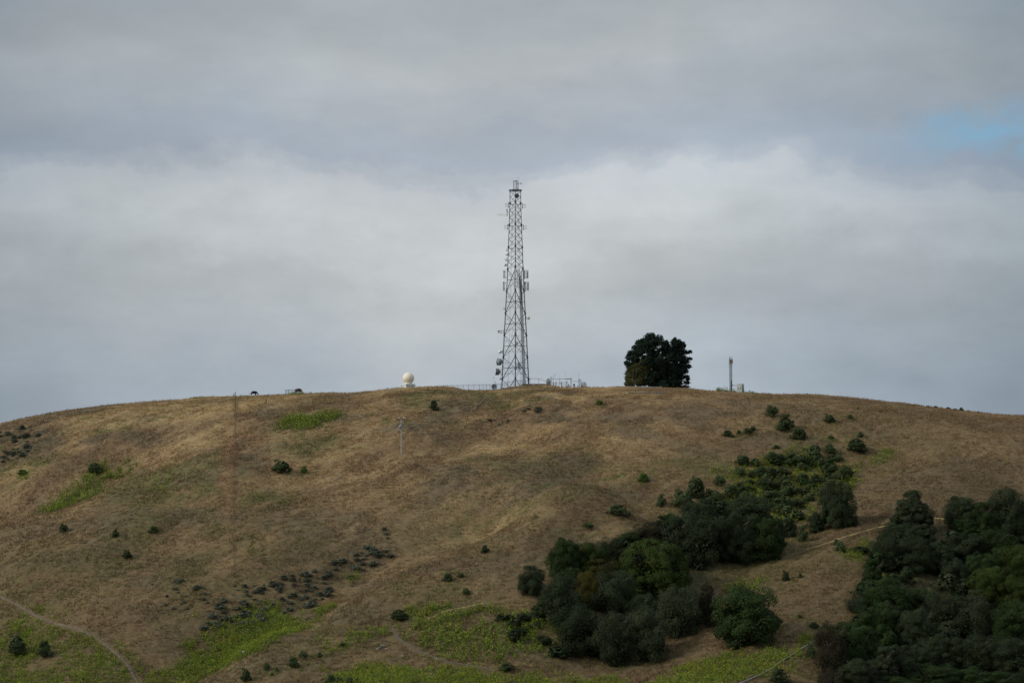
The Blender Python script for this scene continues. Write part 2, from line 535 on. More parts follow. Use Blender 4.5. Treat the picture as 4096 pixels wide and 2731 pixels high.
OLIVES = [ellD(330, 1130, 110, 45, -0.3), ellD(430, 1335, 70, 60, -0.6), ellD(740, 1010, 60, 22), ellD(690, 1040, 60, 25), ellD(980, 920, 60, 22), ellD(1075, 908, 45, 10),
          ellD(300, 1225, 90, 25, -0.3), ellD(620, 1140, 60, 20), ellD(1150, 930, 60, 20), ellD(150, 1290, 140, 45), ellD(1000, 1370, 80, 22, -0.5), ellD(880, 1370, 60, 20, -0.4),
          ellD(1720, 1300, 140, 50, -0.2), ellD(1560, 1400, 120, 60), ellD(1900, 1280, 90, 35), ellD(1700, 1230, 200, 60), ellD(1560, 1060, 120, 18), ellD(90, 1055, 60, 18, -0.2), ellD(1000, 1480, 80, 30)]
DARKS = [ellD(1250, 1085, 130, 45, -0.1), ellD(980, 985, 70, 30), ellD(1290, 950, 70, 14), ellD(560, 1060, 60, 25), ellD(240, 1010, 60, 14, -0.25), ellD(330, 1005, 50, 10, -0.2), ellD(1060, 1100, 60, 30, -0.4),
         ellD(60, 1010, 80, 55), ellD(700, 1330, 140, 60, -0.5), ellD(560, 1400, 120, 40), ellD(830, 1260, 90, 30, -0.3), ellD(2050, 1190, 150, 40), ellD(2200, 1100, 180, 50), ellD(420, 1480, 70, 35, 0.4), ellD(860, 1440, 90, 22, -0.3), ellD(650, 1390, 190, 45, -0.45), ellD(820, 1300, 110, 26, -0.5), ellD(2000, 1230, 90, 30)]  # dark ground patches; the gully ones are shade painted into the colour
GOLDS = [ellD(450, 940, 240, 25, -0.1), ellD(900, 900, 90, 10, -0.1), ellD(760, 1270, 80, 25, -0.8), ellD(900, 1230, 120, 25, -0.5), ellD(1060, 1150, 160, 26, -0.5), ellD(1150, 1040, 120, 16, -0.2), ellD(760, 1390, 120, 16, -0.85), ellD(700, 1060, 70, 18),
         ellD(1300, 905, 160, 10), ellD(1450, 910, 160, 10), ellD(520, 975, 22, 14), ellD(460, 1542, 100, 6, -0.2), ellD(1100, 1340, 90, 18, -0.3), ellD(1100, 1230, 160, 20, -0.3)]
RUSTS = [ellD(525, 1070, 14, 110), ellD(690, 1055, 30, 8, 0.6), ellD(1960, 1200, 60, 22), ellD(580, 1000, 40, 8, 0.6), ellD(300, 1440, 110, 22, 0.4), ellD(2100, 1330, 60, 40), ellD(1880, 1360, 70, 60), ellD(1100, 1520, 200, 20), ellD(1850, 1530, 60, 20)]


def emask(px, py, Ls, soft):
    m = np.zeros(np.shape(px))
    for cx, cy, rx, ry, rot in Ls:
        c, s = math.cos(rot), math.sin(rot)
        a = ((px - cx) * c + (py - cy) * s) / rx; b = (-(px - cx) * s + (py - cy) * c) / ry
        m = np.maximum(m, 1 - smooth(0.35, 1.0 + soft, np.hypot(a, b)))
    return m


# ------------------------------------------------------------------ weeds (tall green stands)
WEEDS = [
    # polygon in overview pixels, plants per m2, height, yellowness, label
    ([(632, 975), (660, 958), (700, 954), (740, 948), (775, 946), (778, 958), (750, 972), (715, 984), (680, 988), (640, 986)], 2.6, 1.8, 0.45, 'tall yellow-green weed stand alone high on the slope below the fenced pen'),
    ([(92, 1162), (140, 1132), (180, 1105), (212, 1075), (250, 1074), (300, 1070), (306, 1085), (250, 1107), (200, 1137), (150, 1167), (105, 1182)], 1.7, 1.6, 0.35, 'long diagonal band of green weeds on the left slope'),
    ([(330, 1100), (372, 1090), (410, 1105), (400, 1130), (345, 1125)], 0.35, 1.0, 0.9, 'sparse yellow weeds right of the long diagonal weed band'),
    ([(0, 1425), (80, 1428), (130, 1440), (220, 1468), (290, 1515), (335, 1555), (330, 1590), (0, 1600)], 1.7, 1.0, 0.6, 'patchy yellow-green weeds below the pale path in the bottom left corner'),
    ([(375, 1552), (430, 1510), (530, 1460), (640, 1415), (700, 1408), (716, 1417), (690, 1452), (600, 1495), (480, 1535), (380, 1558)], 3.4, 1.1, 0.35, 'brightest dense green weed field on the lower left slope'),
    ([(345, 1440), (390, 1425), (440, 1408), (482, 1413), (430, 1432), (360, 1448)], 1.1, 1.1, 0.45, 'thin strip of green weeds just above the brightest weed field'),
    ([(740, 1470), (800, 1448), (895, 1428), (900, 1444), (830, 1474), (750, 1496)], 1.3, 0.9, 0.75, 'yellow-green weed strip left of the fork in the dark path'),
    ([(925, 1412), (1000, 1393), (1115, 1381), (1200, 1400), (1250, 1445), (1255, 1480), (1180, 1505), (1050, 1492), (955, 1458)], 1.95, 1.5, 0.45, 'wide dark-gapped green weed stand between the path and the central wood'),
    ([(760, 1545), (900, 1524), (1000, 1508), (1150, 1522), (1250, 1552), (1420, 1575), (1420, 1620), (740, 1620)], 1.8, 1.1, 0.7, 'yellow-green weeds along the bottom edge left of the central wood'),
    ([(1500, 1562), (1560, 1534), (1700, 1514), (1830, 1484), (1885, 1474), (1855, 1504), (1780, 1540), (1700, 1560), (1640, 1600), (1480, 1610)], 2.2, 1.2, 0.6, 'green weed strip at the bottom between the two woods'),
    ([(1660, 1345), (1700, 1330), (1745, 1330), (1750, 1350), (1690, 1370), (1660, 1366)], 1.6, 1.5, 0.5, 'small green weed patch just above the round bright tree by the wood edge'),
    ([(1640, 1155), (1680, 1115), (1700, 1090), (1800, 1065), (1830, 1045), (1890, 1040), (1920, 1085), (1975, 1078), (1970, 1092), (1900, 1135), (1850, 1180), (1780, 1200), (1700, 1185)], 1.55, 1.5, 0.45, 'green weeds among the shrubs at the head of the gully above the wood'),
    ([(1998, 1052), (2030, 1038), (2068, 1031), (2050, 1052), (2005, 1067)], 1.6, 1.3, 0.4, 'small lone green weed patch on the open right slope'),
    ([(1930, 1262), (2000, 1242), (2020, 1253), (1960, 1287)], 1.6, 1.3, 0.4, 'green weeds under the pale straw path beside the right wood'),
    ([(790, 1322), (815, 1316), (826, 1326), (800, 1342)], 2.2, 1.2, 0.4, 'small bright weed spot among the grey sagebrush'),
    ([(40, 1088), (70, 1078), (65, 1097), (40, 1102)], 2.0, 1.2, 0.35, 'small green weed clump at the far left near the hill edge'),
    ([(0, 1035), (60, 1042), (55, 1062), (0, 1062)], 0.5, 1.0, 0.4, 'thin green weeds among sagebrush at the left picture edge'),
    ([(578, 1142), (612, 1130), (620, 1140), (590, 1152)], 0.5, 1.0, 0.8, 'few pale yellow weeds in dry grass left of centre'),
    ([(1655, 1010), (1700, 1030), (1660, 1045)], 0.05, 0.8, 0.4, None),
]
WEEDS = [w_ for w_ in WEEDS if w_[4]]


def in_poly(x, y, poly):
    c = np.zeros(len(x), bool); n = len(poly); j = n - 1
    for i in range(n):
        xi, yi = poly[i]; xj, yj = poly[j]
        c ^= ((yi > y) != (yj > y)) & (x < (xj - xi) * (y - yi) / (yj - yi + 1e-9) + xi)
        j = i
    return c


# darker brown-green ground under the woods
WOOD_FLOOR = [np.array(p) * D for p in ([(1270, 1320), (1480, 1240), (1600, 1160), (1790, 1180), (1800, 1260), (1640, 1300), (1570, 1420), (1480, 1510), (1380, 1530), (1280, 1490), (1230, 1400)],
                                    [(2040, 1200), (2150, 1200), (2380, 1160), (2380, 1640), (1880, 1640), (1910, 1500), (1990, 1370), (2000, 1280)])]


def ground_color(X, Y):
    X = np.asarray(X, float); Y = np.asarray(Y, float)
    Z = z_smooth(X, Y)
    px, py = to_px(X, Y, Z)
    wx = (fbm(X / 9, Y / 14, 71, 4) - 0.5) * 150; wy = (fbm(X / 9, Y / 14, 91, 4) - 0.5) * 110
    px = px + wx; py = py + wy
    # streaks run up and to the right across the slope
    a = (X + 1.1 * Y) / 1.49; b = (-1.1 * X + Y) / 1.49
    right = smooth(10, 90, X)
    s1 = fbm(a / 26, b / 7, 3, 5) * (1 - right) + fbm(X / 24, Y / 10, 13, 5) * right
    s2 = fbm(a / 9, b / 2.6, 23, 4) * (1 - right) + fbm(X / 8, Y / 3.4, 33, 4) * right
    s3 = fbm(X / 30, Y / 30, 43, 4); s4 = fbm(X / 3.0, Y / 3.0, 53, 3)
    low = smooth(25, 190, YC - Y)
    g = np.clip((s1 - 0.5) * 2.6 + 0.5, 0, 1)[..., None]
    col = BROWN * (1 - g) + TAN * g
    gm = (smooth(0.52, 0.72, s2 * 0.55 + s1 * 0.45) * (0.75 - 0.35 * low))[..., None]
    col = col * (1 - gm) + GOLD * gm
    om = (smooth(0.50, 0.66, s3 * 0.6 + s2 * 0.4) * (0.45 + 0.25 * low))[..., None]
    col = col * (1 - om) + OLIVE * om
    gb = (smooth(0.50, 0.68, fbm(X / 17, Y / 11, 63, 4)) * 0.6)[..., None]
    col = col * (1 - gb) + GREYB * gb
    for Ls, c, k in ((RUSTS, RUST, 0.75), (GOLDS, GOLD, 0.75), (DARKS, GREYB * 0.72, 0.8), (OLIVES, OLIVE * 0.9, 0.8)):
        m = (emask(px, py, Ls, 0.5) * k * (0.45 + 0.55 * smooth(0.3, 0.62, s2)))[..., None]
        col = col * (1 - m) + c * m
    mm = (smooth(0.62, 0.74, s4) * smooth(0.5, 0.62, s3) * 0.55)[..., None]
    col = col * (1 - mm) + MOSS * mm
    for poly, dens, h0, yel, lab in WEEDS:
        pa = np.array(poly) * D
        if dens < 0.6: continue
        bb = (px > pa[:, 0].min() - 10) & (px < pa[:, 0].max() + 10) & (py > pa[:, 1].min() - 10) & (py < pa[:, 1].max() + 40)
        if bb.any():
            ii = np.nonzero(bb.ravel())[0]; q = in_poly(px.ravel()[ii], py.ravel()[ii] - 8, [tuple(p) for p in pa])
            m = np.zeros(px.size); sd = dist_line(px.ravel()[ii], py.ravel()[ii] - 8, np.vstack([pa, pa[:1]])) * np.where(q, 1, -1)
            m[ii] = min(.6, .26 * dens) * smooth(-12, 40, sd) * (.4 + .6 * smooth(.35, .6, s2.ravel()[ii])); m = m.reshape(px.shape)[..., None]
            col = col * (1 - m) + (np.array([0.045, 0.052, 0.022]) if h0 >= 1.4 else np.array([0.09, 0.115, 0.028])) * m
    # browner grass plus painted lens falloff, darker towards the right and the foot
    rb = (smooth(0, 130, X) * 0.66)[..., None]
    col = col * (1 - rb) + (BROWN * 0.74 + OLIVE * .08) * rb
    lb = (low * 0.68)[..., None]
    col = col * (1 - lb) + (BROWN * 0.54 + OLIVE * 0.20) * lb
    lr_ = (smooth(60, 180, YC - Y) * smooth(-30, 90, X) * .45)[..., None]  # lower right corner darkened further, lens falloff painted in
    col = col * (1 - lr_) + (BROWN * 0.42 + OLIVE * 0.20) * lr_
    for pa in WOOD_FLOOR:
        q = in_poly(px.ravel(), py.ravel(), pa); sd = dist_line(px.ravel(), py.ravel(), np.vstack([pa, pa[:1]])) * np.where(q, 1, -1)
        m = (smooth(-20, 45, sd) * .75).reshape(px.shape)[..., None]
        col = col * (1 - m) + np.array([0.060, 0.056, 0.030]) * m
    dl = dist_line(X, Y, STRIP)
    st = (np.exp(-(dl / 2.0) ** 2) * (.14 + .5 * smooth(.35, .6, s2)))[..., None]
    col = col * (1 - st) + RUST * .92 * st
    dl = dist_line(X, Y, FLINE)
    st = (np.exp(-(dl / .9) ** 2) * .42)[..., None]
    col = col * (1 - st) + BROWN * .75 * st
    return col


STRIP = line_w([(905, 1690), (918, 1800), (915, 1900), (925, 2010), (925, 2090)])
FLINE = line_w([(943, 1592), (942, 1700), (940, 1800), (938, 1900), (936, 2100), (934, 2230)])


def weed_clear(X, Y):
    return trail_mask(X, Y)


# ------------------------------------------------------------------ hill
ys = np.concatenate([np.linspace(-250, 380, 40), np.linspace(390, 470, 50), np.arange(470.5, 765, 0.5), np.linspace(768, 960, 50), np.linspace(990, 6000, 36)])
xs_u = np.concatenate([np.linspace(-1.6, -0.29, 30), np.linspace(-0.28, -0.226, 30), np.linspace(-0.225, 0.225, 720), np.linspace(0.226, 0.28, 30), np.linspace(0.29, 1.6, 30)])
UU, YY = np.meshgrid(xs_u, ys, indexing='ij')
XX = UU * np.clip(YY, 420, None)
ZZ = z_smooth(XX, YY)
tm = trail_mask(XX, YY)
fine = smooth(455, 475, YY) * (1 - smooth(900, 1000, YY)) * (1 - 0.85 * tm)
ZZ = ZZ + fine * (0.55 * (fbm(XX / 5.5, YY / 5.5, 101, 3) - 0.5) + 0.46 * (fbm(XX / 1.5, YY / 1.5, 111, 2) - 0.5) + 0.10 * smooth(.40, .62, fbm(XX / 25, YY / 25, 131, 2)) * np.sin(2 * math.pi * (ZZ / 0.95 + 2.2 * fbm(XX / 11, YY / 11, 121, 3)))) * np.where(YY > YC - 12, 0.6, 1.0)
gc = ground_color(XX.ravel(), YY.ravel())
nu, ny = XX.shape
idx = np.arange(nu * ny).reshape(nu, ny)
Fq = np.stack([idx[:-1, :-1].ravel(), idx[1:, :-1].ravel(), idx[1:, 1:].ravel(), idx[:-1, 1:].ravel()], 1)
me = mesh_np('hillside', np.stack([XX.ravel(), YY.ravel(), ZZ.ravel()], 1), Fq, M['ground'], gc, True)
tag(link('hillside', me), kind='structure')

# ------------------------------------------------------------------ trails (dirt ribbons lying on the hill)
for i, (nm, Lw, hw) in enumerate(TRAILS):
    seg = np.hypot(*np.diff(Lw, axis=0).T); s = np.concatenate([[0], np.cumsum(seg)])
    q = np.arange(0, s[-1], 0.7)
    cx = np.interp(q, s, Lw[:, 0]); cy = np.interp(q, s, Lw[:, 1])
    cx = np.convolve(np.pad(cx, 4, 'edge'), np.ones(9) / 9, 'valid'); cy = np.convolve(np.pad(cy, 4, 'edge'), np.ones(9) / 9, 'valid')
    tx = np.gradient(cx); ty = np.gradient(cy); n = np.hypot(tx, ty) + 1e-9
    V = []
    for k in (-1, -0.4, 0.4, 1):
        ww = hw * (0.35 + 1.2 * vnoise(q / 2.2, q * 0 + k * 3.1, 7 + i))
        x = cx - ty / n * ww * k; y = cy + tx / n * ww * k
        V.append(np.stack([x, y, z_smooth(x, y) + (0.15 if abs(k) < 0.9 else 0.06)], 1))
    V = np.concatenate(V); m = len(q)
    Fq = np.concatenate([np.stack([np.arange(m - 1) + r * m, np.arange(1, m) + r * m, np.arange(1, m) + (r + 1) * m, np.arange(m - 1) + (r + 1) * m], 1) for r in range(3)])
    mt = (M['dirt'], M['dirtdk'], M['straw'], M['straw'])[i]
    tag(link('path', mesh_np('path', V, Fq, mt, None, True)), kind='structure')

def rand_unit(n):
    v = rng.normal(size=(n, 3)); return v / np.linalg.norm(v, axis=1, keepdims=True)


def quads(Pc, Nn, size, asp=1.0):
    """diamond leaves: centre, normal, size arrays"""
    n = len(Pc)
    r = rand_unit(n); t = np.cross(Nn, r); t /= np.linalg.norm(t, axis=1, keepdims=True) + 1e-9
    b = np.cross(Nn, t)
    s = np.asarray(size).reshape(-1, 1) * 0.5
    V = np.stack([Pc + t * s, Pc + b * s * asp, Pc - t * s, Pc - b * s * asp], 1).reshape(-1, 3)
    Fq = np.arange(4 * n).reshape(n, 4)
    return V, Fq


def weed_mesh(name, bx, by, h0, yel):
    """stalks with leaves and yellow-green tops, base points bx, by"""
    n = len(bx); bz = z_smooth(bx, by)
    tall = np.mean(h0) > 1.35
    h = h0 * (0.45 + 0.95 * rng.random(n)) * (0.6 + .8 * fbm(bx / 1.6, by / 1.6, 231, 2)); B = np.stack([bx, by, bz - 0.1], 1)
    Vs, Fs, Cs = [], [], []; off = 0
    green = np.array([0.138, 0.192, 0.024]); top = np.array([0.30, 0.345, 0.040]); deepg = np.array([0.066, 0.104, 0.022])
    tint = (0.55 + 0.75 * fbm(bx / 3.5, by / 3.5, 201, 3))[:, None] * np.where((fbm(bx / 2.0, by / 2.0, 207, 3) > .56)[:, None], np.array([1.1, .90, .9]), 1.0)
    lean = rng.normal(0, 0.16, (n, 3)); lean[:, 2] = 0
    for k in range(13):
        f = (k + rng.random(n)) / 13
        p = B + lean * (f * h)[:, None] + np.stack([rng.normal(0, 0.22, n), rng.normal(0, 0.22, n), f * h + 0.05], 1)
        nn = rand_unit(n) * 0.8 + np.array([0, -0.25, 0.45]); nn /= np.linalg.norm(nn, axis=1, keepdims=True)
        istop = (f > 0.55)
        sz = np.where(istop, 0.11 + 0.12 * rng.random(n), 0.18 + 0.16 * rng.random(n))
        if tall: sz = sz * 1.3
        V, Fq = quads(p, nn, sz, 0.7)
        dk = 0.72 if np.mean(h0) > 1.35 else 0.35
        c = np.where((istop & (rng.random(n) < 0.25 + yel * 0.55))[:, None], top, np.where((rng.random(n) < dk)[:, None], deepg, green)) * tint
        Vs.append(V); Fs.append(Fq + off); off += len(V); Cs.append(np.repeat(c, 4, 0))
    # stalks as thin upright slivers
    wv = np.array([0.03, 0, 0])
    t = B + np.stack([lean[:, 0] * h, lean[:, 1] * h, h], 1)
    V = np.stack([B - wv, B + wv, t + wv * 0.5, t - wv * 0.5], 1).reshape(-1, 3)
    Vs.append(V); Fs.append(np.arange(4 * n).reshape(n, 4) + off); Cs.append(np.repeat(np.tile(green * 0.9, (n, 1)), 4, 0))
    return mesh_np(name, np.concatenate(Vs), np.concatenate(Fs), M['weed'], np.concatenate(Cs))


WEED_POLY = []
for poly, dens, h0, yel, lab in WEEDS:
    pl = [(a * D, b * D + h0 * 0.35 * 15) for a, b in poly]
    Lw = line_w([(a, min(b, 2800)) for a, b in pl])
    x0, y0 = Lw.min(0) - 5; x1, y1 = Lw.max(0) + 6
    n = int((x1 - x0) * (y1 - y0) * dens * (1.15 if h0 >= 1.4 else 2.0))
    x = rng.uniform(x0, x1, n); y = rng.uniform(y0, y1, n)
    sc_ = min(1.0, math.sqrt((x1 - x0 - 11) * (y1 - y0 - 11)) / 32)
    wx_ = x + sc_ * ((fbm(x / 3, y / 3, 77, 3) - 0.5) * 7 + (fbm(x / 9, y / 9, 79, 2) - 0.5) * 9); wy_ = y + sc_ * ((fbm(x / 3, y / 3, 78, 3) - 0.5) * 14 + (fbm(x / 10, y / 10, 80, 2) - 0.5) * 16)
    ins = in_poly(wx_, wy_, [tuple(q) for q in Lw]); sd = dist_line(wx_, wy_, np.vstack([Lw, Lw[:1]])) * np.where(ins, 1, -1)
    k = rng.random(len(x)) < smooth(-1.0 - 3.5 * sc_, 1.2 if dens > 1.5 else 2.5, sd) ** 1.5
    patch = fbm(x / 4.5, y / 6, 88, 3)
    thr = 0.32 if dens > 2 else (0.40 if dens > 1 else 0.44)
    k &= (patch > thr - 0.12 * rng.random(n)) & (trail_mask(x, y) < 0.2)
    x, y = x[k], y[k]
    WEED_POLY.append((Lw, dens))
    if len(x):
        tag(link('weed_patch', weed_mesh('weed_patch', x, y, h0, yel)), lab, 'weeds', 'green weed patches on the dry hill', 'stuff')
# ------------------------------------------------------------------ dry grass
def grass(n, y0, y1, hmin, hmax, wid, name, label):
    uu = rng.uniform(-0.222, 0.222, n); yy = np.sqrt(rng.uniform(y0 ** 2, y1 ** 2, n)); xx = uu * yy
    keep = (trail_mask(xx, yy) < 0.25 + .75 * (rng.random(n) < .30))
    keep &= fbm((xx + 1.1 * yy) / 1.49 / 4.5, (yy - 1.1 * xx) / 1.49 / 1.3, 401, 3) > 0.34
    xx, yy = xx[keep], yy[keep]; n = len(xx)
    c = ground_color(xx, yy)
    zz = z_smooth(xx, yy)
    hh = (hmin + (hmax - hmin) * fbm(xx / 6, yy / 6, 411, 3)) * (0.7 + 0.6 * rng.random(n))
    hh = np.where(yy > YC - 14, hh * (.45 + .9 * (rng.random(n) < .12)), hh)
    Vs, Cs = [], []
    tv = (.86 + .5 * rng.random(n)) * (.78 + .44 * fbm((xx + 1.1 * yy) / 1.49 / 5, (yy - 1.1 * xx) / 1.49 / 1.2, 421, 3))
    for k in range(4):
        a = rng.random(n) * 2 * math.pi
        base = np.stack([xx + rng.normal(0, 0.16, n), yy + rng.normal(0, 0.16, n), zz - 0.12], 1)
        d = np.stack([np.cos(a), np.sin(a), a * 0], 1) * (wid * (0.5 + rng.random(n)))[:, None]
        ln = np.stack([rng.normal(0.12, 0.3, n) * hh, rng.normal(-0.12, 0.3, n) * hh, hh * (0.6 + 0.5 * rng.random(n)) + 0.12], 1)
        Vs.append(np.stack([base - d, base + d, base + ln], 1))
        cc = c * (tv * (1.08 + 0.25 * rng.random(n)))[:, None]
        Cs.append(np.repeat(cc[:, None, :], 3, 1))
    V = np.concatenate(Vs).reshape(-1, 3); Cc = np.concatenate(Cs).reshape(-1, 3)
    me = mesh_np(name, V, np.arange(len(V)).reshape(-1, 3), M['grass'], Cc)
    tag(link(name, me), label, 'grass', None, 'stuff')


grass(400000, 470, 752, 0.20, 0.62, 0.060, 'dry_grass', 'tan and brown dry grass covering the whole hillside')

# ------------------------------------------------------------------ lattice tower
TY = 754.0
MPP = 1 / (F / TY)                      # metres per photo pixel at the tower
TX = P(2061.5, 1500, TY).x


def zt(sy): return P(2061.5, sy, TY).z


LV = [(763, 21.8), (811, 21.8), (898, 24.7), (987, 28.0), (1075, 31.0), (1163, 35.1), (1251, 39.8), (1339, 44.6), (1427, 48.7), (1515, 53.0), (1572, 55.6)]
tz0 = gz(TX, TY)


def hw(sy): return np.interp(sy, [a for a, b in LV], [b for a, b in LV]) * MPP


def corner(k, sy):
    """0 = near leg, 1 = left leg, 2 = right leg"""
    a = float(hw(sy)); z = zt(sy)
    return (Vector((TX, TY - 1.155 * a, z)), Vector((TX - a, TY + 0.577 * a, z)), Vector((TX + a, TY + 0.577 * a, z)))[k]


def mixp(k, j, sy, f): return corner(k, sy).lerp(corner(j, sy), f)


tower = thing('lattice_tower', 'tall three-legged steel lattice tower hung with dishes on the hilltop', 'tower', (TX, TY, tz0))
for k in range(3):
    mb = MB()
    for (a, _), (b, _) in zip(LV[:-1], LV[1:]):
        r = 0.09 + 0.06 * (a - 763) / 800
        mb.tube(corner(k, a), corner(k, b), r * 1.12, 8)
    for a, _ in LV[1:-1]:
        c = corner(k, a); mb.tube(c - Vector((0, 0, .14)), c + Vector((0, 0, .14)), 0.30, 8)
        mb.tube(c - Vector((0, 0, .32)), c + Vector((0, 0, .32)), 0.21, 8)
    if k == 2:   # step bolts
        for i in range(90):
            sy = 1160 + i * 4.4; c = corner(k, sy); mb.tube(c, c + Vector((0.32, 0, 0)), 0.018, 4)
    if k == 1:
        for i in range(80):
            sy = 1160 + i * 4.4; c = corner(k, sy); mb.tube(c, c - Vector((0.3, 0, 0)), 0.018, 4)
    mb.build('leg', M['steel_dark'], tower)
# big panels
for i in range(4, len(LV) - 1):
    a, b = LV[i][0], LV[i + 1][0]
    mb = MB(); m_ = (a + b) / 2
    full = i < len(LV) - 2
    if not full: b = a + 88; m_ = a + 44; b2 = LV[-1][0]
    for s in (1, 2):
        if full:
            mb.tube(corner(0, a), corner(s, b), 0.105, 6)
            mb.tube(corner(s, a), corner(0, b), 0.042, 5)
            mb.tube(corner(s, a), mixp(1, 2, m_, .5), 0.075, 6); mb.tube(mixp(1, 2, m_, .5), corner(s, b), 0.07, 6)
        else:
            f = (b2 - a) / 88
            mb.tube(corner(0, a), corner(0, a).lerp(corner(s, b), f), 0.105, 6)
            mb.tube(corner(s, a), corner(s, a).lerp(mixp(1, 2, b2, .5), 1), 0.075, 6)
        mb.tube(corner(0, m_), corner(s, m_), 0.06, 5)
        for q, fr in ((a + 22, .25), (a + 66, .75)):
            if q < LV[-1][0]:
                mb.tube(corner(s, q), corner(s, q).lerp(corner(0, q), 0.28 if fr < .5 else 0.62), 0.032, 4)
                mb.tube(corner(0, q), corner(0, q).lerp(corner(s, q), 0.3), 0.028, 4)
                mb.tube(corner(s, m_), corner(s, q).lerp(corner(0, q), 0.28), 0.03, 4)
    mb.tube(corner(1, m_), corner(2, m_), 0.055, 5)
    mb.tube(corner(1, a + 22), corner(2, a + 22), 0.028, 4); mb.tube(corner(1, min(a + 66, 1570)), corner(2, min(a + 66, 1570)), 0.034, 4)
    c1 = mixp(1, 2, m_, .5)
    for s in (1, 2):
        mb.tube(c1, mixp(0, s, m_, .5), 0.03, 4)
    mb.build('bracing', M['steel'], tower)
# narrow panels, three crosses each
for i in range(1, 4):
    a, b = LV[i][0], LV[i + 1][0]; h = (b - a) / 3
    mb = MB()
    for q in range(3):
        y0, y1 = a + q * h, a + (q + 1) * h
        for (j, k) in ((0, 1), (0, 2), (1, 2)):
            t = 0.062 if (j, k) != (1, 2) else 0.048
            mb.tube(corner(j, y0), corner(k, y1), 0.085 if (j, k) == (0, 2) else t, 5)
            mb.tube(corner(k, y0), corner(j, y1), t, 5)
    for (j, k) in ((0, 1), (0, 2), (1, 2)): mb.tube(corner(j, a + 6), corner(k, a + 6), 0.04, 5)
    mb.build('bracing', M['steel'], tower)
mb = MB()
for y0, y1 in ((765, 788), (788, 811)):
    for (j, k) in ((0, 1), (0, 2), (1, 2)):
        mb.tube(corner(j, y0), corner(k, y1), 0.045, 5); mb.tube(corner(k, y0), corner(j, y1), 0.045, 5)
mb.build('bracing', M['steel'], tower)
# top ring / platform
mb = MB(); c = [corner(k, 762) for k in range(3)]; cen = (c[0] + c[1] + c[2]) / 3
ring = [cen + Vector((math.sin(t) * 2.02, -math.cos(t) * 2.02, 0)) for t in [2 * math.pi * i / 12 for i in range(13)]]
for r0, r1 in zip(ring[:-1], ring[1:]):
    d = (r1 - r0); ang = math.atan2(d.y, d.x)
    mb.box((r0 + r1) / 2, (d.length + .02, 0.12, 0.30), ang)
for k in range(3): mb.tube(c[k], cen, 0.08, 5)
for k in range(0, 12, 2): mb.tube(ring[k], cen, 0.05, 5)
mb.build('top_platform', M['steel'], tower)
mb = MB(); zb = zt(760); zu = zt(724)
tri = [Vector((TX - .62, TY + .3, 0)), Vector((TX + .55, TY + .3, 0)), Vector((TX + .45, TY - .75, 0))]
for v in tri: mb.tube((v.x, v.y, zb), (v.x, v.y, zu), 0.06, 6)
for q in range(6):
    z0 = zb + (zu - zb) * q / 6; z1 = zb + (zu - zb) * (q + 1) / 6
    for a, b in ((0, 1), (1, 2), (2, 0)):
        mb.tube((tri[a].x, tri[a].y, z0), (tri[b].x, tri[b].y, z1), 0.022, 4)
        mb.tube((tri[b].x, tri[b].y, z0), (tri[a].x, tri[a].y, z1), 0.022, 4)
for a, b in ((0, 1), (1, 2), (2, 0)): mb.tube((tri[a].x, tri[a].y, zu), (tri[b].x, tri[b].y, zu), 0.07, 5)
mb.build('top_mast', M['steel'], tower)
for dx, ddx, top in ((-0.62, -0.5, 711), (0.45, 0.0, 711), (0.6, 0.65, 709)):
    p = Vector((TX + dx, TY + .2, zu)); q = Vector((TX + dx + ddx, TY + .2, zt(top)))
    MB().tube(p, q, 0.022, 4).tube(q - Vector((.1, 0, 0)), q + Vector((.1, 0, 0)), 0.03, 4).build('lightning_rod', M['steel'], tower)
# cable ladders and waveguides
mb = MB()
for off in (0.0, 0.75):
    for a, b in zip(range(1080, 1570, 35), range(1115, 1600, 35)):
        b = min(b, 1572)
        p = lambda s: corner(2, s).lerp(mixp(0, 1, s, .5), 0.16) + Vector((-off, 0.1, 0))
        mb.tube(p(a), p(b), 0.06, 5)
for i in range(60):
    s = 1085 + i * 8.1; p = corner(2, s).lerp(mixp(0, 1, s, .5), 0.16)
    mb.tube(p + Vector((0, .1, 0)), p + Vector((-.75, .1, 0)), 0.035, 4)
mb.build('cable_ladder', M['steel'], tower)
mb = MB()
for off in (0.12, 0.26, 0.40, 0.54, 0.66):
    pts = []
    for s in (1100, 1180, 1260, 1340, 1420, 1500, 1572):
        pts.append(corner(2, s).lerp(mixp(0, 1, s, .5), 0.16) + Vector((-off, 0.03, 0)))
    mb.path(pts, 0.055, 5)
mb.build('cable', M['grey'], tower)
mb = MB()
for f, o in ((.70, 0), (.70, .22), (.70, .45), (.22, 0), (.22, .22)):
    pts = [mixp(1, 2, s, f) + Vector((o, -0.2, 0)) for s in (830, 987, 1163, 1339, 1572)]
    mb.path(pts, 0.028, 4)
mb.build('cable', M['steel'], tower)
mb = MB()   # thick cable trunk curving in under the panel antennas
pts = [corner(2, s).lerp(mixp(0, 1, s, .5), f) for s, f in ((1105, .34), (1128, .30), (1150, .26), (1185, .22), (1215, .19))]
mb.path(pts, 0.16, 6); mb.build('cable', M['steel_dark'], tower)
p = corner(0, 1068)
MB().box(p + Vector((0, -.16, -.2)), (.45, .2, .9)).build('junction_box', M['steel_dark'], tower)
MB().box(corner(2, 1068) + Vector((0, -.2, 0)), (.4, .3, .6)).build('junction_box', M['steel_dark'], tower)


# ------------------------------------------------------------------ antennas
def px(sx, sy, dY=0.0):
    return P(sx, sy, TY + dY)


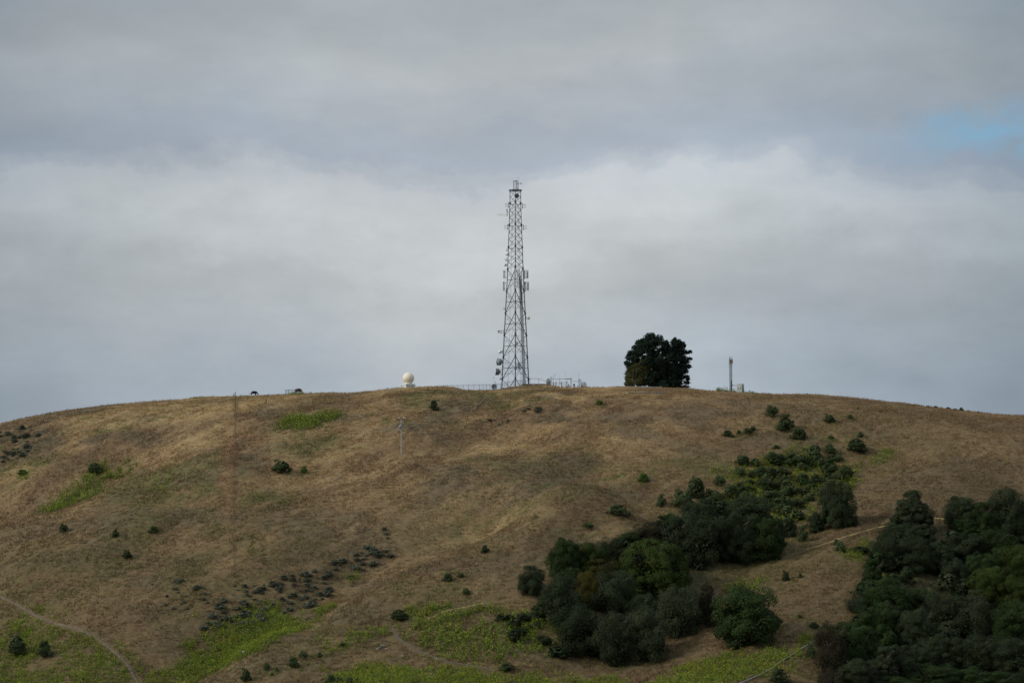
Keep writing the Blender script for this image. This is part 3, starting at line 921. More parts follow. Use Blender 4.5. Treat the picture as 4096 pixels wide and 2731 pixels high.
def dish(label, c, axis, r, style, mat, mount=None, group='dish antennas of the hilltop station', back=None):
    """c = centre of the rim, axis = where it looks, mount = point on the structure it is clamped to"""
    axis = Vector(axis).normalized(); c = Vector(c)
    t = thing('dish_antenna', label, 'antenna', c, 0, group)
    hub = c - axis * r * 0.55
    if style == 'drum':
        MB().lathe([(r * .30, -r * .75), (r * .55, -r * .62), (r * .97, -r * .30), (r, -r * .22), (r, r * .62)], c, axis, 24).build('shroud', back or mat, t, True)
        MB().lathe([(r * 1.045, r * .60), (r * 1.05, r * .66), (r * .98, r * .70), (r * .6, r * .74), (0.01, r * .76)], c, axis, 24).build('radome', mat, t, True)
        MB().lathe([(r * 1.0, r * .50), (r * 1.09, r * .53), (r * 1.09, r * .61), (r * 1.0, r * .63)], c, axis, 18).build('rim_clamp', M['steel'], t)
        hub = c - axis * r * .75
    elif style == 'ball':
        pr = [(r * math.sin(a), -r * .85 * math.cos(a)) for a in [math.pi * i / 12 for i in range(13)]]
        MB().lathe(pr, c, axis, 20).build('radome', mat, t, True)
        MB().lathe([(r * .32, -r * 1.12), (r * .36, -r * .78)], c, axis, 12).build('hub', M['grey'], t, True)
        hub = c - axis * r * 1.1
    elif style == 'flat':
        MB().lathe([(r * .5, -r * .35), (r * .95, -r * .12), (r, 0), (r, r * .12), (r * .9, r * .16), (.01, r * .18)], c, axis, 24).build('radome', mat, t, True)
        hub = c - axis * r * .35
    else:   # open parabolic bowl
        k = 9; pr = [(r * i / k, -r * .42 * (1 - (i / k) ** 2)) for i in range(k + 1)]
        inner = [(a * .99, b + .035) for a, b in pr[::-1]]
        MB().lathe(pr + [(r * 1.03, 0.0), (r * 1.03, .05)] + inner, c, axis, 24).build('reflector', mat, t, True)
        mb = MB(); q = axis.orthogonal().normalized(); b = axis.cross(q)
        fpt = c + axis * r * .45
        for i in range(3):
            a = 2 * math.pi * i / 3 + .5; mb.tube(c + (q * math.cos(a) + b * math.sin(a)) * r * .95, fpt, 0.02, 4)
        mb.tube(fpt - axis * .1, fpt + axis * .12, 0.09, 8)
        mb.build('feed', M['steel'], t)
        hub = c - axis * r * .42
    if mount is not None:
        m_ = Vector(mount); mb = MB()
        mb.tube(hub, (hub.x - axis.x * .2, hub.y - axis.y * .2, hub.z), 0.09, 6)
        pp = Vector((hub.x - axis.x * .22, hub.y - axis.y * .22, hub.z))
        hh = min(r * 1.1, 1.1)
        mb.tube(pp - Vector((0, 0, hh)), pp + Vector((0, 0, hh)), 0.07, 6)
        for s in (-.6, .6):
            q = pp + Vector((0, 0, s * hh)); mb.tube(q, (m_.x, m_.y, q.z), 0.05, 5)
        mb.build('mount', M['steel'], t)
    return t


def legx(k, sy): return corner(k, sy)


TOWG = 'antennas on the lattice tower'
dish('dark grey round dish just under the tower top', px(2067, 784, -1.6), (0.1, -1, -.05), 9.2 * MPP, 'flat', M['greydk'], corner(0, 784), TOWG)
dish('small cream dish on the left leg, topmost of four in a column', px(2025, 999.5), (-1, -.9, 0), 4.6 * MPP, 'flat', M['cream'], corner(1, 1000), TOWG)
dish('smallest pale cream dish, second from top in the left-leg column', px(2024, 1019), (-1, -.7, 0), 3.4 * MPP, 'ball', M['cream'], corner(1, 1019), TOWG)
dish('pale grey dish facing the viewer, third in the left-leg column', px(2023.5, 1038.5), (-.7, -1, 0), 6.0 * MPP, 'flat', M['pale'], corner(1, 1038), TOWG)
dish('white drum dish with grey back, lowest of four in the left-leg column', px(2020.5, 1060), (-1, -.35, .05), 5.6 * MPP, 'drum', M['white'], corner(1, 1060), TOWG, M['pale'])
dish('white ball-shaped dish on the lower left leg', px(1999, 1407), (-1, -.35, .0), 7.8 * MPP, 'ball', M['white'], corner(1, 1407), TOWG)
dish('big grey drum dish, upper of two on the lower left leg', px(1999, 1447.5, 1.0), (-1, .42, .12), 13.5 * MPP, 'drum', M['pale'], corner(1, 1448), TOWG, M['grey'])
dish('big dark grey drum dish, lower of two on the lower left leg', px(1991, 1487), (-1, -.08, .1), 13.2 * MPP, 'drum', M['pale'], corner(1, 1487), TOWG, M['greydk'])
dish('small white dish at the foot of the left leg', px(1998, 1514), (-.8, -.8, 0), 4.2 * MPP, 'ball', M['white'], corner(1, 1514), TOWG)
dish('pale round dish facing out in the middle of the lower tower', px(2066, 1373, -2.5), (.15, -1, 0), 7.2 * MPP, 'flat', M['pale'], corner(0, 1373), TOWG)
dish('tall grey dish seen edge-on inside the lower tower', px(2076.5, 1464, -3.2), (1, -.28, .12), 17.5 * MPP, 'bowl', M['pale'], corner(0, 1464), TOWG)
dish('cream parabolic dish on the right leg facing right', px(2114, 1271.5), (1, -.25, 0), 7.0 * MPP, 'ball', M['cream'], corner(2, 1271), TOWG)


def dipoles(label, sx0, sx1, sy, leg, group='dipole antennas near the tower top'):
    """stacked folded dipoles on short booms beside a leg"""
    c = px((sx0 + sx1) / 2, sy); t = thing('dipole_antenna', label, 'antenna', c, 0, group)
    sgn = 1 if sx1 > sx0 else -1
    a = px(sx0, sy); b = px(sx1, sy); mb = MB(); n = 3
    for dz in (.42, -.42):
        mb.tube(corner(leg, sy) + Vector((0, 0, dz)), b + Vector((0, 0, dz)), 0.03, 5)
    for i in range(n):
        p = a.lerp(b, (i + .6) / (n - .4)); hh = (.80, .68, .66)[i]
        mb.tube(p - Vector((0, 0, hh)), p + Vector((0, 0, hh)), (.055, .04, .03)[i], 5)
    mb.build('dipole', M['steel'], t)
    p = px(sx0 + sgn * 1, sy); MB().tube(p - Vector((0, 0, .95)), p + Vector((0, 0, .95)), 0.06, 6).build('mast_pipe', M['steel_dark'], t)


dipoles('upper pair of dipoles sticking out left of the tower', 2036, 2021, 821, 1)
dipoles('upper pair of dipoles sticking out right of the tower', 2088, 2103, 824, 2)
dipoles('lower pair of dipoles sticking out left of the tower', 2033, 2018, 908.5, 1)
dipoles('lower pair of dipoles sticking out right of the tower', 2091, 2106, 910, 2)
# yagi
c = px(2028, 860); t = thing('yagi_antenna', 'long horizontal comb antenna pointing left from the upper tower', 'antenna', c, 0, TOWG)
mb = MB(); a = px(2026, 858.3); b = px(1988, 858.3)
mb.tube(a, b, .035, 5); mb.tube(px(2026, 861), px(1988, 861.8), .03, 5)
mb.build('boom', M['cream'], t)
mb = MB()
for i in range(9):
    p = a.lerp(b, (i + .3) / 8.5) - Vector((0, 0, .1)); hh = .62 - .02 * i
    mb.tube(p - Vector((0, 0, hh)), p + Vector((0, 0, hh)), .018, 4)
mb.build('element', M['steel_light'], t)
mb = MB(); mb.tube(px(2028, 836), px(2028.5, 864), .085, 6)
for s in (846, 852, 861): mb.tube(px(2028, s), px(2040, s), .05, 5)
for s in (837, 840.5, 844): mb.box(px(2028, s), (.35, .2, .14))
mb.build('mount', M['steel_dark'], t)
# crossed antenna on the top mast
c = px(2073, 755); t = thing('cross_antenna', 'thin pole with a crossed antenna arm beside the top mast', 'antenna', c, 0, TOWG)
MB().tube(px(2073, 758), px(2073, 724), .07, 6).build('pole', M['steel'], t)
mb = MB(); mb.tube(px(2068, 734.5), px(2088, 734.5), .045, 5)
k = px(2084, 734.5)
for s in (-1, 1):
    mb.tube(k + Vector((-.32, .1, .28 * s)), k + Vector((.32, -.1, -.28 * s)), .035, 5)
mb.tube(px(2067, 737), px(2073, 736), .05, 5); mb.tube(px(2067, 753), px(2073, 753), .05, 5)
mb.build('arm', M['steel'], t)


def panel(label, sx0, sx1, sy0, sy1, dY, mat, leg, yaw=0.0):
    c = P((sx0 + sx1) / 2, (sy0 + sy1) / 2, TY + dY); w_ = (sx1 - sx0) * MPP; h = (sy1 - sy0) * MPP
    t = thing('panel_antenna', label, 'antenna', c, 0, 'panel antennas in two tiers on the tower')
    me = bmesh.new(); bmesh.ops.create_cube(me, size=1); bmesh.ops.scale(me, vec=(w_, .22, h), verts=me.verts)
    bmesh.ops.bevel(me, geom=me.edges[:], offset=.05, segments=2, affect='EDGES')
    m2 = bpy.data.meshes.new('housing'); me.to_mesh(m2); me.free(); m2.materials.append(mat)
    o = link('housing', m2, t); o.rotation_euler = (0, 0, yaw)
    mb = MB(); bx = c + Vector((math.copysign(.42, corner(leg, 1120).x - c.x) if abs(corner(leg, 1120).x - c.x) > .7 else 0, .35, 0))
    mb.tube(bx - Vector((0, 0, h * .58)), bx + Vector((0, 0, h * .58)), .055, 6)
    for s in (-.32, .32):
        q = Vector((0, 0, h * s)); mb.tube(c + q, bx + q, .05, 5); l = corner(leg, (sy0 + sy1) / 2); mb.tube(bx + q, (l.x, l.y, bx.z + q.z), .045, 5)
    mb.build('bracket', M['steel_dark'], t)
    if sy0 > 1115:
        mb = MB()
        for s in (-.25, .25):
            p = c + Vector((w_ * s, 0, -h / 2)); pts = [p, p + Vector((0, 0, -.25)), p + Vector((.12, .1, -.34)), p + Vector((.3, .25, -.2))]
            mb.path(pts, .022, 4)
        mb.build('jumper_cable', M['steel_dark'], t)


panel('white panel antenna, upper tier left of the tower', 2012, 2018.5, 1081, 1114, .2, M['white'], 1, .5)
panel('white panel antenna, lower tier left of the tower', 2010.5, 2017, 1126, 1162, .2, M['white'], 1, .5)
panel('broad pale grey panel antenna on the near leg, upper tier', 2056.5, 2064.5, 1074, 1116, -3.2, M['pale'], 0)
panel('broad pale grey panel antenna on the near leg, lower tier', 2055.5, 2064.5, 1120, 1155, -3.2, M['pale'], 0)
panel('narrow pale panel antenna right of the near leg, upper tier', 2073.5, 2078, 1075, 1112, -3.0, M['pale'], 0, .5)
panel('narrow pale panel antenna right of the near leg, lower tier', 2074, 2079, 1121, 1153, -3.0, M['pale'], 0, .5)
panel('dark grey panel antenna against the right leg, upper tier', 2095, 2101, 1081, 1115, .3, M['grey'], 2, -.4)
panel('dark grey panel antenna against the right leg, lower tier', 2096.5, 2103, 1127, 1163, .3, M['grey'], 2, -.4)
panel('grey-white panel antenna standing off far right, upper tier', 2107, 2113.5, 1080, 1114, .8, M['pale'], 2, -.5)
panel('grey-white panel antenna standing off far right, lower tier', 2109, 2115.5, 1126, 1161, .8, M['pale'], 2, -.5)
# small grid antenna left, equipment boxes left, inner dipole rack
c = px(2017, 1234); t = thing('grid_antenna', 'small pale grid antenna on the left leg at mid height', 'antenna', c, 0, TOWG)
mb = MB()
for i in range(6): mb.tube(px(2013.5, 1229 + i * 2), px(2017.5, 1229 + i * 2), .03, 4)
for i in range(4): mb.tube(px(2013.8 + i * 1.2, 1228.5), px(2013.8 + i * 1.2, 1239.5), .03, 4)
mb.build('grid', M['pale'], t); MB().tube(px(2016, 1235), corner(1, 1235), .05, 5).tube(px(2020, 1232), px(2020, 1238), .05, 5).build('mount', M['steel'], t)
c = px(2004, 1325); t = thing('radio_unit', 'two grey equipment boxes on arms left of the tower', 'radio', c, 0, TOWG)
MB().box(px(1995, 1325.5), (.58, .4, .66)).build('box', M['grey'], t); MB().box(px(2004, 1324.5), (.5, .45, .52)).build('box', M['pale'], t)
mb = MB()
for s in (1322, 1330.5): mb.tube(px(1994, s), corner(1, s), .045, 5)
mb.tube(px(2012.5, 1318), px(2012.5, 1335), .06, 5); mb.tube(px(2003, 1319), px(2004, 1335), .03, 4); mb.tube(px(2003, 1334.3), px(2012.5, 1330), .03, 4); mb.tube(px(2000, 1334), px(2005, 1333), .03, 4)
mb.build('arm', M['steel'], t)
c = px(2060, 1343, -2.8); t = thing('dipole_antenna', 'rack of thin upright dipoles inside the lower tower', 'antenna', c, 0, TOWG)
mb = MB(); q = lambda a, b: P(a, b, TY - 3.0)
mb.tube(q(2045, 1343), q(2075, 1343), .045, 5); mb.tube(q(2046, 1351.5), q(2074, 1351.5), .03, 4)
mb.build('crossbar', M['steel'], t)
mb = MB()
for x_, a_, b_ in ((2046, 1333, 1352), (2051, 1316, 1344), (2066, 1314, 1344), (2074, 1335, 1352)): mb.tube(q(x_, a_), q(x_, b_), .035, 4)
mb.build('dipole', M['steel'], t)


# ------------------------------------------------------------------ ground station beside the tower
def on_ground(sx, Y): u, _ = ue(sx, 1550); return Vector((float(u) * Y, Y, gz(float(u) * Y, Y)))


def gdish(label, sx, sy, r, axis, style, mat, Y=750.0, back=None):
    c = P(sx, sy, Y); t = dish(label, c, axis, r, style, mat, None, 'dish antennas standing on the hilltop', back)
    ax = Vector(axis).normalized(); hub = c - ax * r * (.75 if style == 'drum' else .4); g = gz(hub.x, hub.y)
    mb = MB(); mb.tube((hub.x, hub.y + .1, g - .3), (hub.x, hub.y + .1, hub.z + .15), .09, 8); mb.tube(hub, (hub.x, hub.y + .1, hub.z), .1, 6)
    mb.tube((hub.x, hub.y + .1, g), hub + Vector((.4, 0, 0)), .04, 5)
    mb.build('stand', M['steel'], t)
    return t


gdish('grey mesh dish on the ground just left of the tower base', 1977, 1547.5, 11.6 * MPP, (.25, -1, .12), 'bowl', M['grey'], 751)
gdish('grey back of a big dish by the left pole of the antenna frame', 2193, 1525, 12.5 * MPP, (-.75, .65, .1), 'bowl', M['pale'], 751)
gdish('small white upright dish under the antenna frame', 2272, 1541.5, 8.6 * MPP, (.85, -.5, 0), 'flat', M['white'], 751)
gdish('white low wide dish under the antenna frame', 2241, 1544, 8.0 * MPP, (-.3, -.5, .75), 'flat', M['white'], 751.5)
gdish('tiny white ball dish hung below the frame crossbar', 2266.5, 1523.5, 3.1 * MPP, (.2, -1, 0), 'ball', M['white'], 751)
gdish('small pale dish near the right end of the antenna frame', 2296, 1539.5, 5.0 * MPP, (.4, -1, 0), 'bowl', M['pale'], 752)
gdish('large drum dish with a white face at the right end of the station', 2333, 1538.5, 11.3 * MPP, (.72, -.7, 0), 'drum', M['white'], 751, M['grey'])


def whip(label, sx, top, Y=751.5, r=.03, head=None, bot=None):
    g = on_ground(sx, Y); t = thing('pole_antenna', label, 'antenna', g, 0, 'thin pole antennas on the hilltop')
    p = P(sx, top, Y); z0 = g.z - .3 if bot is None else P(sx, bot, Y).z
    MB().tube((p.x, Y, z0), (p.x, Y, p.z), r, 5, r * .6).build('pole', M['steel'], t)
    if head:
        mb = MB()
        for a, b, c_, d in head: mb.tube(P(sx + a, top + b, Y), P(sx + c_, top + d, Y), .03, 4)
        mb.build('head', M['steel'], t)


whip('thin pole antenna with a small fork behind the mesh dish', 1975.5, 1508, 752, .04, [(-1.5, 0, -1.5, 5), (1.5, 0, 1.5, 5), (-1.5, 3, 1.5, 3)])
whip('short pole with a flat T-shaped head beside the mesh dish', 1982, 1526, 752, .05, [(-3, 0, 3, 0), (-3, 0, 0, 3), (3, 0, 0, 3)])
whip('tall thin whip antenna at the right end of the frame', 2315, 1487, 752, .035)
whip('pale thin whip antenna above the middle of the frame', 2262.5, 1484, 752, .022)
whip('short whip antenna left of the pale whip on the frame', 2238.5, 1501, 752, .03)
whip('pole antenna with bent forked elements at the left of the frame', 2212.5, 1503, 751.5, .065, [(0, 6, 6, 6), (6, 6, 6, -8), (6, -6, 10, -10), (10, -10, 10, -1), (4, -2, 8, -2)])
fr = thing('antenna_frame', 'steel pole frame with crossbars carrying antennas right of the tower', 'frame', on_ground(2250, 751))
for sx, top in ((2204, 1505), (2246, 1526), (2284, 1511), (2316.5, 1515.5), (2323.5, 1519)):
    p = P(sx, top, 751); g = gz(p.x, 751); MB().tube((p.x, 751, g - .3), p, .10, 8).build('post', M['steel'], fr)
mb = MB()
for a, b, r in (((2204, 1515.7), (2284, 1515.7), .06), ((2246, 1529.5), (2268, 1529.5), .05), ((2284, 1524.5), (2317, 1524.8), .05), ((2263, 1514), (2288, 1514), .06), ((2316, 1541), (2324, 1541), .05), ((2318, 1519), (2324, 1521), .07), ((2252, 1545), (2283, 1546), .05), ((2239, 1520), (2240, 1534), .05), ((2234, 1533), (2246, 1533), .04)):
    mb.tube(P(*a, 751), P(*b, 751), r, 6)
mb.build('crossbar', M['steel'], fr)
for sx, sy, w_, h in ((2224, 1534, .3, 1.3), (2215, 1533, .25, .5), (2310, 1545, .22, .7), (2247, 1546, .5, .5)):
    c = P(sx, sy, 751.2); g = gz(c.x, c.y)
    t = thing('equipment_box', {2224: 'narrow pale upright box on a post left of the antenna frame', 2215: 'small pale box near the left pole of the frame', 2310: 'little grey pedestal box near the right end of the frame', 2247: 'dark grey box at the foot of the middle frame post'}[sx], 'box', (c.x, c.y, g))
    MB().box(c, (w_, .3, h)).build('housing', M['greydk'] if sx == 2247 else M['steel_light'], t)
    MB().tube((c.x, c.y, g - .2), (c.x, c.y, c.z), .06, 6).build('post', M['steel'], t)
# water tank lid and blocks
a = P(2082, 1543, 748); b = P(2202, 1541, 748)
t = thing('concrete_tank', 'low grey concrete tank top showing over the grassy mound by the tower', 'tank', ((a.x + b.x) / 2, 750, gz((a.x + b.x) / 2, 750)))
zc = P(2140, 1539.0, 748).z
MB().box(((a.x + b.x) / 2 + .3, 751, zc - .62), (b.x - a.x - .8, 5.6, 1.6)).build('wall', M['concrete'], t)
MB().box(((a.x + b.x) / 2 + .3, 751, zc + .26), (b.x - a.x - .2, 6.2, .16)).build('lid', M['concrete'], t)
c = P(2134, 1543, 746.5)
MB().box((c.x, 746.9, zc - .30), (.95, 1.4, .85)).build('hatch_box', M['grey'], t)
t = thing('rock_pile', 'pile of pale boulders and rubble at the tower foot', 'rocks', P(2045, 1552, 747))
for i, (sx, sy, r) in enumerate(((2040, 1554, .55), (2049, 1553, .5), (2031, 1558, .35))):
    bm = bmesh.new(); bmesh.ops.create_icosphere(bm, subdivisions=2, radius=r)
    for v in bm.verts: v.co *= 1 + random.uniform(-.15, .15); v.co.z *= .6
    m2 = bpy.data.meshes.new('boulder'); bm.to_mesh(m2); bm.free(); m2.materials.append(M['rock'])
    g = on_ground(sx, 746.5); link('boulder', m2, t, g + Vector((0, 0, .1)) - t.location)


# ------------------------------------------------------------------ chain-link fence
def fence(label, pts, wires, height=2.3, arm=(-.3, -.25), rail=True, mesh=True):
    """pts: (sx, sy_top, Y)"""
    W = [P(*p) for p in pts]; t = thing('chain_link_fence', label, 'fence', (W[0].x, W[0].y, gz(W[0].x, W[0].y)))
    for p in W:
        MB().tube((p.x, p.y, min(p.z - height, gz(p.x, p.y) - .2)), p, .05, 6).tube(p, p + Vector((arm[0], 0, -arm[1] * 1.2)), .035, 5).build('post', M['steel'], t)
    mb = MB()
    if rail:
        for a, b in zip(W[:-1], W[1:]): mb.tube(a, b, .04, 5)
        mb.build('rail', M['steel'], t); mb = MB()
    for a, b in zip(W[:-1], W[1:]):
        for q in range(wires):
            f = (q + 1) / (wires + 1); mb.tube(a - Vector((0, 0, height * f)), b - Vector((0, 0, height * f)), .010, 3, cap=False)
        for k in (1, 2, 3):
            f = k / 3; mb.tube(a + Vector((arm[0] * f, 0, -arm[1] * 1.2 * f)), b + Vector((arm[0] * f, 0, -arm[1] * 1.2 * f)), .008, 3, cap=False)
        if mesh:
            n = max(2, int((b - a).length / .35))
            for q in range(n):
                f0, f1 = q / n, min(1, (q + 2) / n)
                mb.tube(a.lerp(b, f0), a.lerp(b, f1) - Vector((0, 0, height)), .008, 3, cap=False); mb.tube(a.lerp(b, f1), a.lerp(b, f0) - Vector((0, 0, height)), .008, 3, cap=False)
    mb.build('wire_mesh', M['steel'], t)
    return t


fence('chain-link fence with barbed arms behind the radome and up to the tower', [(1537, 1558.5, 757), (1571, 1552.5, 757), (1588, 1551.5, 757), (1607, 1550, 757), (1684, 1548, 757), (1705, 1546.5, 757), (1726, 1546, 757), (1748, 1545.2, 757), (1769, 1543.8, 757), (1790, 1542.5, 757), (1811, 1542, 757), (1832, 1542.5, 757), (1853, 1541.5, 757), (1875, 1541, 757), (1896, 1540.5, 757),
      (1919, 1540, 757), (1933, 1540, 757), (1946, 1539.5, 757), (1960, 1539, 757), (1988, 1537, 757.5), (2003, 1536.5, 758), (2030, 1528, 760), (2057, 1524, 762), (2081, 1522.5, 763), (2090, 1522, 763)], 4, 2.0)
fence('taller bare fence posts with one rail right of the tower above the concrete tank', [(2112, 1514, 760), (2120, 1514.5, 760), (2155, 1515.5, 758), (2194, 1529, 756), (2245, 1536, 756), (2283, 1545, 756)], 1, 2.4, (.15, -.3), True, False)
p = P(1551, 1549, 756); t = thing('steel_post', 'thicker dark post standing left of the radome', 'post', (p.x, p.y, gz(p.x, p.y)))
MB().tube((p.x, p.y, gz(p.x, p.y) - .3), p, .085, 6).tube(P(1541, 1553.5, 756), P(1551, 1556, 756), .04, 5).build('post', M['steel_dark'], t)

# ------------------------------------------------------------------ radome on its shelter
RY = 753.0
c = P(1633.5, 1512.5, RY); r = 23.2 * RY / F; zb = P(1633, 1535.5, RY).z; gg = gz(c.x, RY)
t = thing('radome', 'round cream radar dome on a white shelter on the ridge', 'radar dome', (c.x, RY, gg))
prof = [(r * math.sin(a), -r * math.cos(a)) for a in [math.pi * (0.215 + 0.785 * i / 28) for i in range(29)]]
b0 = -r * math.cos(math.pi * .215)
dome = MB().lathe([(r * .66, zb - c.z), (r * .655, (zb - c.z) * .55 + b0 * .45)] + prof, c, (0, 0, 1), 40).build('dome', M['radome'], t, True)
MB().lathe([(r * .72, zb - c.z), (r * .72, zb - c.z + .14)], c, (0, 0, 1), 40).build('base_ring', M['cream'], t, True)
rzs = math.radians(28)
hs = zb - (gg - .4)
sh = thing('shelter', 'white box shelter under the cream radar dome', 'shelter', (c.x, RY, gg))
MB().box((c.x, RY, zb - hs / 2 - .12), (2.75, 2.9, hs - .2), rzs).build('wall', M['shelter'], sh)
MB().box((c.x, RY, zb - .22), (3.05, 3.2, .44), rzs).build('roof', M['shelter'], sh)
MB().box((c.x, RY, zb - .49), (2.85, 3.0, .10), rzs).build('roof_seam', M['greydk'], sh)
R = Matrix.Rotation(rzs, 3, 'Z'); mb = MB()
for i in range(6):
    q = Vector((-.95 + i * .38, -1.47, 0)); p = Vector((c.x, RY, zb - 1.0)) + R @ q; mb.box(p, (.06, .06, .85), rzs)
mb.build('wall_rib', M['pale'], sh)
mb = MB()
for q in ((-1.52, -1.6), (1.52, -1.6), (-1.52, 1.6)):
    p = Vector((c.x, RY, zb - .25)) + R @ Vector((*q, 0)); mb.box(p, (.22, .22, .5), rzs)
mb.build('corner_fitting', M['shelter'], sh)
mb = MB()
for q in ((-1.52, -1.6), (1.52, -1.6), (-1.52, 1.6)):
    p = Vector((c.x, RY, zb - .62)) + R @ Vector((*q, 0)); mb.box(p, (.2, .2, .2), rzs)
mb.build('lifting_lug', M['greydk'], sh)

# ------------------------------------------------------------------ small mast and cabinet on the right
Y2 = 748.0; mp = Y2 / F
c = on_ground(2923.5, Y2); t = thing('lattice_mast', 'slim grey lattice mast on the right of the ridge beside a cabinet', 'mast', c)
hwid = 5.2 * mp; zc0 = c.z - .3; z1 = P(2923, 1427, Y2).z; zr = P(2923, 1436, Y2).z
legs = [Vector((c.x - hwid, Y2 + .3, 0)), Vector((c.x + hwid, Y2 + .3, 0)), Vector((c.x - .08, Y2 - .6, 0))]
for v in legs: MB().tube((v.x, v.y, zc0), (v.x, v.y, z1), .05, 6).build('leg', M['steel'], t)
mb = MB(); n = 26
for i in range(n):
    a = zc0 + (zr - zc0) * i / n; b = zc0 + (zr - zc0) * (i + 1) / n
    for j, k in ((0, 2), (1, 2), (0, 1)):
        mb.tube((legs[j].x, legs[j].y, a), (legs[k].x, legs[k].y, b), .022, 4); mb.tube((legs[j].x, legs[j].y, b), (legs[k].x, legs[k].y, b), .02, 4)
mb.build('bracing', M['steel'], t)
mb = MB()
for k in range(3): mb.tube((legs[2].x + .08 * k, legs[2].y + .1, zc0), (legs[2].x + .08 * k, legs[2].y + .1, zr - .4), .035, 5)
mb.build('cable', M['steel_dark'], t)
zp = P(2923, 1522, Y2).z
MB().box((c.x - .22, Y2 - .35, (zp + zc0) / 2), (.62, .05, zp - zc0), -.5).build('climb_guard', M['steel_light'], t)
MB().box((c.x + .22, Y2 - .32, (zp + zc0) / 2), (.45, .05, zp - zc0), .8).build('climb_guard', M['grey'], t)
mb = MB()
for s in (1436.5, 1457):
    for a in range(3):
        ang = a * 2.1 + .4; mb.tube((c.x, Y2, P(0, s, Y2).z), (c.x + .75 * math.cos(ang), Y2 + .75 * math.sin(ang), P(0, s, Y2).z), .05, 5)
    mb.tube(P(2916, s, Y2), P(2931, s, Y2), .055, 5)
mb.build('antenna_bracket', M['steel_dark'], t)
mb = MB()
for sx, w_ in ((2919, .14), (2924, .16), (2930, .15), (2921.5, .1), (2927, .12)):
    p = P(sx, 1446, Y2 - .5); mb.box(p, (w_ * 1.5, .15, 1.2 if w_ > .13 else .9))
mb.build('panel_antenna', M['mastpanel'], t)
mb = MB()
for s, a, b in ((1443, 2912, 2919), (1452.5, 2912, 2919), (1458, 2913, 2919), (1468.5, 2910, 2919), (1468, 2929, 2932), (1496, 2929, 2933)): mb.tube(P(a, s, Y2), P(b, s, Y2), .025, 4)
for sx in (2918, 2922, 2928): mb.tube(P(sx, 1440, Y2), P(sx, 1426, Y2), .04, 4)
mb.build('side_arm', M['steel'], t)
c = on_ground(2962, Y2); zt1 = P(2962, 1536, Y2).z; hb = zt1 - c.z + .0; rz2 = math.radians(-33)
t = thing('equipment_cabinet', 'grey-green steel cabinet with two dark vents beside the slim mast', 'cabinet', c, 0)
R = Matrix.Rotation(rz2, 3, 'Z')
cc = Vector((c.x - .02, Y2 + .2, 0))
def cb(x, y, z0, z1_, sx, sy, name, mat):
    p = cc + R @ Vector((x, y, 0)); return MB().box((p.x, p.y, (z0 + z1_) / 2), (sx, sy, z1_ - z0), rz2).build(name, mat, t)
cb(0, 0, c.z + .1, zt1, 1.72, 1.55, 'body', M['cabinet'])
cb(0, 0, zt1 - .02, zt1 + .06, 1.80, 1.63, 'roof', M['cabinet'])
cb(0, 0, c.z - .3, c.z + .1, 1.6, 1.45, 'plinth', M['concrete'])
for x_ in (-.42, .42):
    cb(x_, -.785, c.z + .95, c.z + 1.75, .26, .03, 'vent', M['vent'])
cb(0, -.78, c.z + .15, zt1 - .1, .02, .02, 'door_seam', M['vent'])
cb(.872, .1, zt1 - .52, zt1 - .15, .03, .42, 'notice', M['white'])
cb(.90, .15, zt1 - 1.25, zt1 - .75, .12, .4, 'meter_box', M['steel_light'])
cb(.95, .5, c.z + .45, c.z + 1.05, .2, .35, 'meter_box', M['steel_light'])
cb(.89, .05, c.z + .15, zt1 - 1.25, .05, .06, 'conduit', M['grey'])
a = P(2929, 1541, Y2); b = P(2944, 1540.5, Y2); t2 = thing('cable_bridge', 'dark cable bridge sagging between the slim mast and the cabinet', 'cable tray', a)
mb = MB(); mb.box((a + b) / 2 - Vector((0, 0, .05)), ((b - a).length, .35, .1)); mb.path([a + Vector((-.1, 0, .35)), a.lerp(b, .3) - Vector((0, 0, .12)), b + Vector((0, 0, -.05))], .06, 5)
mb.build('tray', M['greydk'], t2)
c = on_ground(2932.5, Y2 - .5); t = thing('gps_antenna', 'small pole with a rounded head between the slim mast and the cabinet', 'antenna', c)
MB().tube(c - Vector((0, 0, .2)), P(2932.5, 1556, Y2 - .5), .035, 5).build('pole', M['steel'], t)
MB().lathe([(.05, -.14), (.2, -.08), (.22, .02), (.12, .14), (.01, .17)], P(2932.5, 1554, Y2 - .5), (0, 0, 1), 12).build('head', M['steel_light'], t, True)

# ------------------------------------------------------------------ low walls under the pines
a = P(2466, 1549.5, 746); b = P(2647, 1550.5, 746)
t = thing('concrete_curb', 'long low concrete curb on the ridge in front of the pines', 'curb', ((a.x + b.x) / 2, 746, gz((a.x + b.x) / 2, 746)))
mb = MB(); p0 = Vector((a.x, 745.6, gz(a.x, 745.6))); n = 10
for i in range(n):
    x0 = a.x + (b.x - a.x) * i / n; x1 = a.x + (b.x - a.x) * (i + 1) / n
    mb.tube((x0, 745.6, gz(x0, 745.6) + .10), (x1 - .02, 745.6, gz(x1, 745.6) + .10), .24, 6)
mb.build('curb', M['concrete'], t)
g0 = ground_px(2513, 1573); g1 = ground_px(2662, 1575)
t = thing('log', 'long grey log lying on the grass below the pines', 'log', g0)
mb = MB(); pts = [g0.lerp(g1, f) for f in (0, .2, .4, .6, .8, 1)]
pts = [Vector((p.x, p.y, gz(p.x, p.y) + .2)) for p in pts]; mb.path(pts, .19, 8); mb.build('trunk', M['rock'], t)

